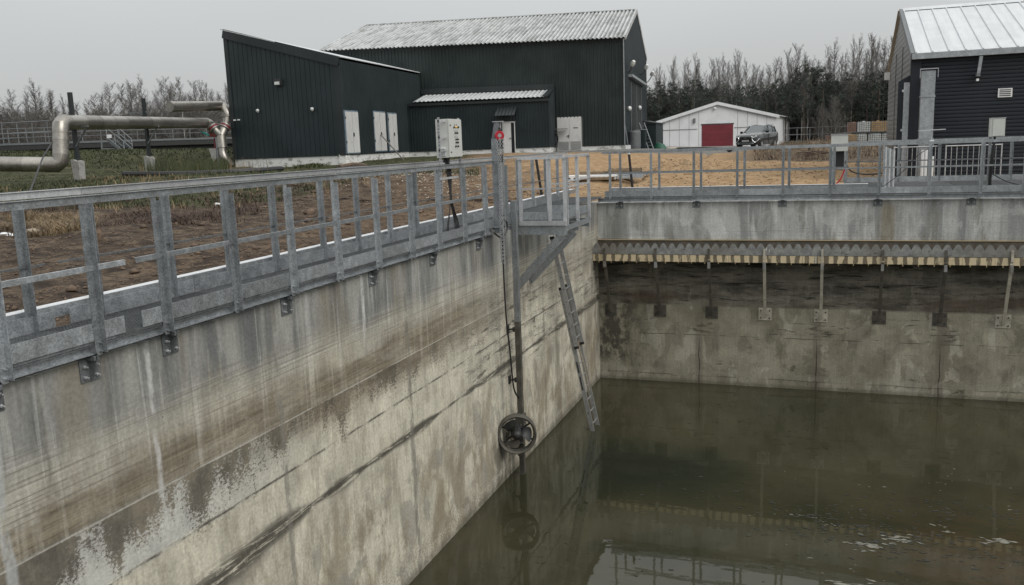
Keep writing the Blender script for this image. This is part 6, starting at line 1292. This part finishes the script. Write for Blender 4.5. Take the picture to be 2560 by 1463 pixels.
def pxpts(n, x0, x1, d0, d1):
    px = rng.uniform(x0, x1, n); d = rng.uniform(d0, d1, n); dx = (px-1280)/F
    P = np.stack([FW.x*d+RT.x*dx*d, FW.y*d+RT.y*dx*d], -1)
    return P[:, 0], P[:, 1]
def gfar(X, Y, d0): return np.hypot(X, Y)-np.clip((X+.42*Y+8)/6, 0, 1)*9 > d0
def clump(X, Y, sc, seed, th):
    k = vnoise(X, Y, sc, seed)+vnoise(X, Y, sc*.4, seed+1)*.5 > th; return X[k], Y[k]
def dd(px, py, z):
    return (onplane(px, py, 2, z)-CAM).dot(FW)
# dry tan grass bank and reddish scrub bordering the soil
X, Y = pxpts(13000, -150, 260, 17.5, 23); X, Y = clump(X, Y, 1.3, 5, .05); blades('dry_grass', X, Y, rng.uniform(.15, .5, len(X)), M['dry_stems'], .007, 2., 3, 1.3)
X, Y = pxpts(15000, -150, 760, 19, 27); X, Y = clump(X, Y, 2.0, 8, 0.02); blades('brown_scrub', X, Y, rng.uniform(.1, .38, len(X)), M['brown_stems'], .008, 2.2, 3, 1.1)
X, Y = pxpts(9000, 200, 700, 20, 26); X, Y = clump(X, Y, 1.5, 9, .12); blades('brown_scrub', X, Y, rng.uniform(.1, .25, len(X)), M['brown_stems'], .008, .9, 2, 1.)
X, Y = pxpts(60000, -200, 1250, 25, 52); k = (X+.42*Y+.9 < 1.5) & gfar(X, Y, 25); X, Y = clump(X[k], Y[k], 3., 11, -.2); Hh = rng.uniform(.06, .2, len(X)); Hh *= np.where(np.hypot(X, Y) > 38, .45, 1.); blades('green_grass', X, Y, Hh, M['green_blades'], .02, .8, 1)
X, Y = pxpts(12000, -200, 1150, 24, 50); k = (X+.42*Y+.9 < 1.) & gfar(X, Y, 24); X, Y = clump(X[k], Y[k], 2.4, 12, .12); Hh = rng.uniform(.1, .32, len(X)); Hh *= np.where(np.hypot(X, Y) > 37, .4, 1.); blades('dry_grass', X, Y, Hh, M['dry_stems'], .013, .9, 2)
X, Y = pxpts(26000, -200, 700, 52, 76); blades('green_grass', X, Y, rng.uniform(.06, .2, len(X)), M['green_blades'], .04, .9, 1)
X, Y = pxpts(3000, 400, 600, 38, 49); blades('tall_weeds', X, Y, rng.uniform(.3, .9, len(X)), M['green_blades'], .009, .25, 2, .2)
X, Y = pxpts(260, 380, 700, 38, 47); blades('dry_stalks', X, Y, rng.uniform(.3, .9, len(X)), M['dry_stems'], .01, .3, 2, .2)
X, Y = pxpts(2600, 1880, 2300, 45, 58); blades('dry_grass', X, Y, rng.uniform(.1, .35, len(X)), M['dry_stems'], .012, .9, 2)
X, Y = pxpts(1600, 1880, 2300, 44, 58); blades('brown_scrub', X, Y, rng.uniform(.15, .5, len(X)), M['brown_stems'], .015, .9, 2)
p = gq(775, 45); X = p.x+rng.normal(0, .35, 1500); Y = p.y+rng.normal(0, .3, 1500); blades('green_grass', X, Y, rng.uniform(.1, .35, 1500), M['green_blades'], .03, .8, 2)
p = gq(2020, 46); 
for k in range(9):
    q = gq(2030+rng.uniform(-25, 40), 45+rng.uniform(-.6, .6)); a = rng.uniform(-.8, .2); mb = MB(); d_ = Vector((math.cos(a), math.sin(a), rng.uniform(-.1, .1)))*rng.uniform(.5, 1.1); mb.bar(q+Vector((0, 0, .12+.03*k))-d_*.5, q+Vector((0, 0, .15+.03*k))+d_*.5, .09, .04)
    mb.top('old_board', M['brown_stems'], 'weathered board lying in the dark spoil heap left of the totes', 'board', 'boards in the spoil heap')

# ------------------------------------------------------------------ trees
def cone(V, Fl, a, b, ra, rb, n=3):
    d = (b-a).normalized(); r_ = Vector((1, 0, 0)) if abs(d.x) < .9 else Vector((0, 1, 0)); u = d.cross(r_).normalized(); w = d.cross(u); o = len(V)
    for p, r in ((a, ra), (b, rb)):
        for k in range(n): V.append(p+(u*math.cos(6.283*k/n)+w*math.sin(6.283*k/n))*r)
    for k in range(n): Fl.append((o+k, o+(k+1) % n, o+n+(k+1) % n, o+n+k))
def birch_mesh(seed, h=12., crown0=.3, spread=.16, nb=34, tw=9, upw=.9, thick=1.):
    R_ = random.Random(seed); TV, TF, CV, CF = [], [], [], []
    pts = [Vector((0, 0, -.4))]
    for i in range(1, 9): pts.append(Vector((pts[-1].x+R_.uniform(-.1, .1), pts[-1].y+R_.uniform(-.1, .1), h*.97*i/8)))
    rr = [h*.0095*thick*(1-i/8.4) for i in range(9)]
    for i in range(8): cone(TV, TF, pts[i], pts[i+1], rr[i], rr[i+1], 6)
    def pos_at(f): q = min(f*8, 7.999); i = int(q); return pts[i].lerp(pts[i+1], q-i)
    for k in range(nb):
        f = crown0+(1-crown0)*(k+R_.random())/nb; p = pos_at(f); a = R_.uniform(0, 6.283); L = h*spread*(1.25-f)*R_.uniform(.7, 1.3)*(1.5 if f < .8 else 1.2)+.25
        d = Vector((math.cos(a), math.sin(a), upw*R_.uniform(.8, 1.5))).normalized(); q = p; n_ = 4
        r0 = h*.0028*(1.25-f)*thick+.006
        for i in range(n_):
            q2 = q+d*L/n_; cone(CV, CF, q, q2, r0*(1-i/n_)+.006, r0*(1-(i+1)/n_)+.006)
            for _ in range(tw//n_+1):
                a2 = R_.uniform(0, 6.283); d2 = (d+Vector((math.cos(a2), math.sin(a2), R_.uniform(.0, .9)))*.8).normalized(); l2 = L*R_.uniform(.18, .42); q3 = q.lerp(q2, R_.random()); q4 = q3+d2*l2
                cone(CV, CF, q3, q4, .009, .005)
                for _ in range(3):
                    a3 = R_.uniform(0, 6.283); d3 = (d2+Vector((math.cos(a3), math.sin(a3), R_.uniform(-.3, .7)))*.7).normalized(); q5 = q3.lerp(q4, R_.uniform(.2, 1)); cone(CV, CF, q5, q5+d3*l2*R_.uniform(.4, .8), .006, .003)
            q = q2; d = (d+Vector((R_.uniform(-.15, .15), R_.uniform(-.15, .15), .22))).normalized()
    return TV, TF, CV, CF
def pine_mesh(seed, h=9., crown0=.3, wide=.16, dens=26):
    R_ = random.Random(seed); TV, TF, CV, CF = [], [], [], []
    cone(TV, TF, Vector((0, 0, -.4)), Vector((.1, 0, h*.55)), h*.012, h*.008, 6); cone(TV, TF, Vector((.1, 0, h*.55)), Vector((0, .1, h*.98)), h*.008, h*.002, 5)
    for k in range(dens):
        f = crown0+(1-crown0)*(k+R_.random())/dens; p = Vector((.05, 0, h*f)); a = R_.uniform(0, 6.283); L = h*wide*(math.sin(min(1, (1.02-f)/(1-crown0)*1.6)*1.57))*R_.uniform(.6, 1.25)+.2
        d = Vector((math.cos(a), math.sin(a), R_.uniform(.05, .5))).normalized(); cone(CV, CF, p, p+d*L, .03, .01)
        for j in range(int(4+L*4)):
            c_ = p+d*L*R_.uniform(.3, 1.08)+Vector((R_.gauss(0, .16), R_.gauss(0, .16), R_.gauss(.05, .12)))
            for _ in range(9):
                u = Vector((R_.gauss(0, 1), R_.gauss(0, 1), R_.gauss(.5, .8))).normalized(); w = u.cross(Vector((R_.gauss(0, 1), R_.gauss(0, 1), R_.gauss(0, 1)))).normalized(); l_ = R_.uniform(.14, .34); o = len(CV)
                CV += [c_-w*.028, c_+w*.028, c_+u*l_+w*.012, c_+u*l_-w*.012]; CF.append((o, o+1, o+2, o+3))
    return TV, TF, CV, CF
def mkm(nm, V, Fl, m): return npmesh(nm, np.array([tuple(v) for v in V]), np.array(Fl), m)
kinds = {}
for i in range(7):
    a = birch_mesh(i+1, 12.5, .24+.05*(i % 3), .12+.02*(i % 3), 40, 9, 1.5+.5*(i % 2)); kinds['b%d' % i] = (mkm('trunk', a[0], a[1], M['bark_pale' if i % 3 == 0 else 'bark_birch']), mkm('crown', a[2], a[3], M['twig']), 12.5)
for i in range(3):
    a = birch_mesh(i+50, 9., .06, .24, 46, 12, .8, 1.1); kinds['w%d' % i] = (mkm('trunk', a[0], a[1], M['twig']), mkm('crown', a[2], a[3], M['twig']), 9.)
for i in range(4):
    a = pine_mesh(i+20, 9., .25+.08*(i % 2), .15+.03*(i % 3), 30); kinds['p%d' % i] = (mkm('trunk', a[0], a[1], M['bark_pine']), mkm('crown', a[2], a[3], M['needles']), 9.)
def tree(kd, px, d, top_py, name, lab, group, zb=None):
    p = at(px, 340, d); z = (G(p.x, p.y) if zb is None else zb); zt_ = zat(p.x, p.y, top_py); tm, cm, h0 = kinds[kd]
    o = thing(name, lab, 'tree', (p.x, p.y, z-.1), random.uniform(0, 6.28), group); s_ = max(.3, (zt_-z)/h0); o.scale = (s_*(random.uniform(1.1, 1.9) if group and 'settling' in group else random.uniform(.85, 1.3)),)*2+(s_,)
    linkmesh('trunk', tm, o); linkmesh('crown', cm, o); return o
def interp(pts, x):
    for (a, b), (c_, d_) in zip(pts[:-1], pts[1:]):
        if x <= c_: return b+(d_-b)*(x-a)/(c_-a)
    return pts[-1][1]
def where(px):
    for lim, w in ((1640, 'just right of the large hall'), (1690, 'above the left eave of the white garage'), (1750, 'left of the garage gable peak'), (1790, 'directly left of the garage gable peak'), (1835, 'directly right of the garage gable peak'), (1890, 'over the car'),
                   (1940, 'over the right end of the garage'), (1985, 'just right of the garage'), (2035, 'between garage and leafless shrub'), (2085, 'above the leafless shrub'), (2130, 'above the left end of the totes'), (2180, 'above the middle of the totes'), (2232, 'close to the dark building')):
        if px < lim: return w
    return 'behind the dark building'
def whereL(px):
    for lim, w in ((0, 'beyond the left picture edge'), (60, 'at the far left'), (130, 'left of the pipe elbow'), (200, 'above the pipe elbow'), (260, 'above the stair'), (325, 'left of the middle pipe post'), (385, 'around the middle pipe post'), (440, 'above the blank pipe end'), (500, 'above the short pipe'), (562, 'beside the extension')):
        if px < lim: return w
    return 'behind the extension'
BT = [(1600, 215), (1660, 190), (1720, 165), (1790, 175), (1825, 145), (1870, 175), (1905, 170), (1960, 140), (2020, 150), (2060, 135), (2110, 130), (2160, 110), (2230, 125), (2560, 110)]
PT = [(1600, 222), (1700, 212), (1790, 215), (1900, 220), (1960, 200), (1990, 175), (2030, 165), (2060, 185), (2110, 190), (2240, 185), (2600, 180)]
px = 1612
while px < 2330:
    tree('b%d' % random.randrange(7), px, random.uniform(108, 128), interp(BT, px)-8+random.uniform(-28, 30), 'birch_tree', 'bare birch rising above the dark pines, '+where(px), 'bare birches in the right wood'); px += random.uniform(7, 15)
px = 1606
while px < 2330:
    tree('p%d' % random.randrange(4), px, random.uniform(104, 122), interp(PT, px)+random.uniform(-14, 20), 'pine_tree', 'dark green pine in the wood, '+where(px), 'dark pines in the right wood'); px += random.uniform(6, 11)
LT_ = [(-120, 250), (40, 215), (95, 210), (150, 245), (230, 235), (265, 212), (300, 235), (360, 215), (410, 215), (455, 208), (520, 195), (560, 225), (620, 230)]
px = -140
while px < 640:
    if random.random() < .86: tree('b%d' % random.randrange(7), px, random.uniform(118, 140), interp(LT_, px)+random.uniform(-22, 25), 'birch_tree', 'tall bare tree beyond the settling tank, '+whereL(px), 'bare trees beyond the settling tank')
    px += random.uniform(11, 24)
px = -140
while px < 640:
    tree('w%d' % random.randrange(3), px, random.uniform(112, 132), interp(LT_, px)+random.uniform(38, 75), 'bare_shrub', 'low twiggy shrub in the thicket behind the tank, '+whereL(px), 'shrubs beyond the settling tank'); px += random.uniform(14, 26)
for px, d, tpy, kd, lab in ((2085, 70, 240, 'w1', 'spreading leafless shrub left of the totes in front of the wood'), (2052, 72, 262, 'w0', 'smaller leafless shrub standing right of the car'), (2555, 47, -25, 'b2', 'bare tree whose twigs show above the white roof at the top right'), (2528, 50, -4, 'w2', 'twiggy crown peeping over the white ridge at the top right')):
    tree(kd, px, d, tpy, 'bare_shrub' if kd[0] == 'w' else 'birch_tree', lab, None)
# dense wood behind, reads as one dark mass
def mass(name, x0, x1, d0, d1, tops, n, dark, dz=0):
    V, Fc = [], []
    for _ in range(n):
        px_ = random.uniform(x0, x1); d = random.uniform(d0, d1); p = at(px_, 340, d); z = G(p.x, p.y); zt_ = zat(p.x, p.y, interp(tops, px_)+random.uniform(18, 60)+dz); h = max(2, zt_-z)
        cone(V, Fc, Vector((p.x, p.y, z)), Vector((p.x+random.uniform(-.3, .3), p.y, z+h)), .09, .03)
        for _ in range(26):
            f = random.uniform(.03, 1.); a = random.uniform(0, 6.28); r = (1.15-f)*1.5*random.random()+.1; c_ = Vector((p.x+math.cos(a)*r, p.y+math.sin(a)*r, z+h*f)); u = Vector((random.gauss(0, 1), random.gauss(0, 1), random.gauss(.3, 1))).normalized()*random.uniform(.3, .9); w = u.cross(Vector((random.gauss(0, 1), random.gauss(0, 1), random.gauss(0, 1)))).normalized()*random.uniform(.05, .16)
            o = len(V); V += [c_-w, c_+w, c_+u+w*.4, c_+u-w*.4]; Fc.append((o, o+1, o+2, o+3))
    linkmesh(name, mkm(name, V, Fc, M[dark]), kind='stuff')
mass('far_wood', 1560, 2420, 116, 150, PT, 2300, 'tree_dark_mass')
mass('far_wood', -200, 680, 135, 165, [(a, b+48) for a, b in LT_], 1200, 'tree_dark_mass')
mass('far_wood', 2400, 3400, 110, 150, [(2400, 180), (3400, 180)], 500, 'tree_dark_mass')
mass('far_wood', -1400, -200, 110, 150, [(-1400, 250), (-200, 250)], 500, 'tree_dark_mass')
# wire fence in front of the wood
t = thing('wire_fence', 'thin wire fence with pale posts in front of the wood right of the car', 'fence', tuple(gq(2000, 92)))
prev = None
for k in range(9):
    p = gq(1960+k*32, 92); mb = MB(); mb.tube([p-Vector((0, 0, .3)), p+Vector((0, 0, 1.8))], .04, 6); mb.part('post', M['galvanised_dark'], t)
    if prev is not None:
        for h_ in (.5, 1.2, 1.9): mb = MB(); mb.tube([prev+Vector((0, 0, h_)), p+Vector((0, 0, h_))], .012, 4, False); mb.part('wire', M['galvanised_steel'], t)
    prev = p
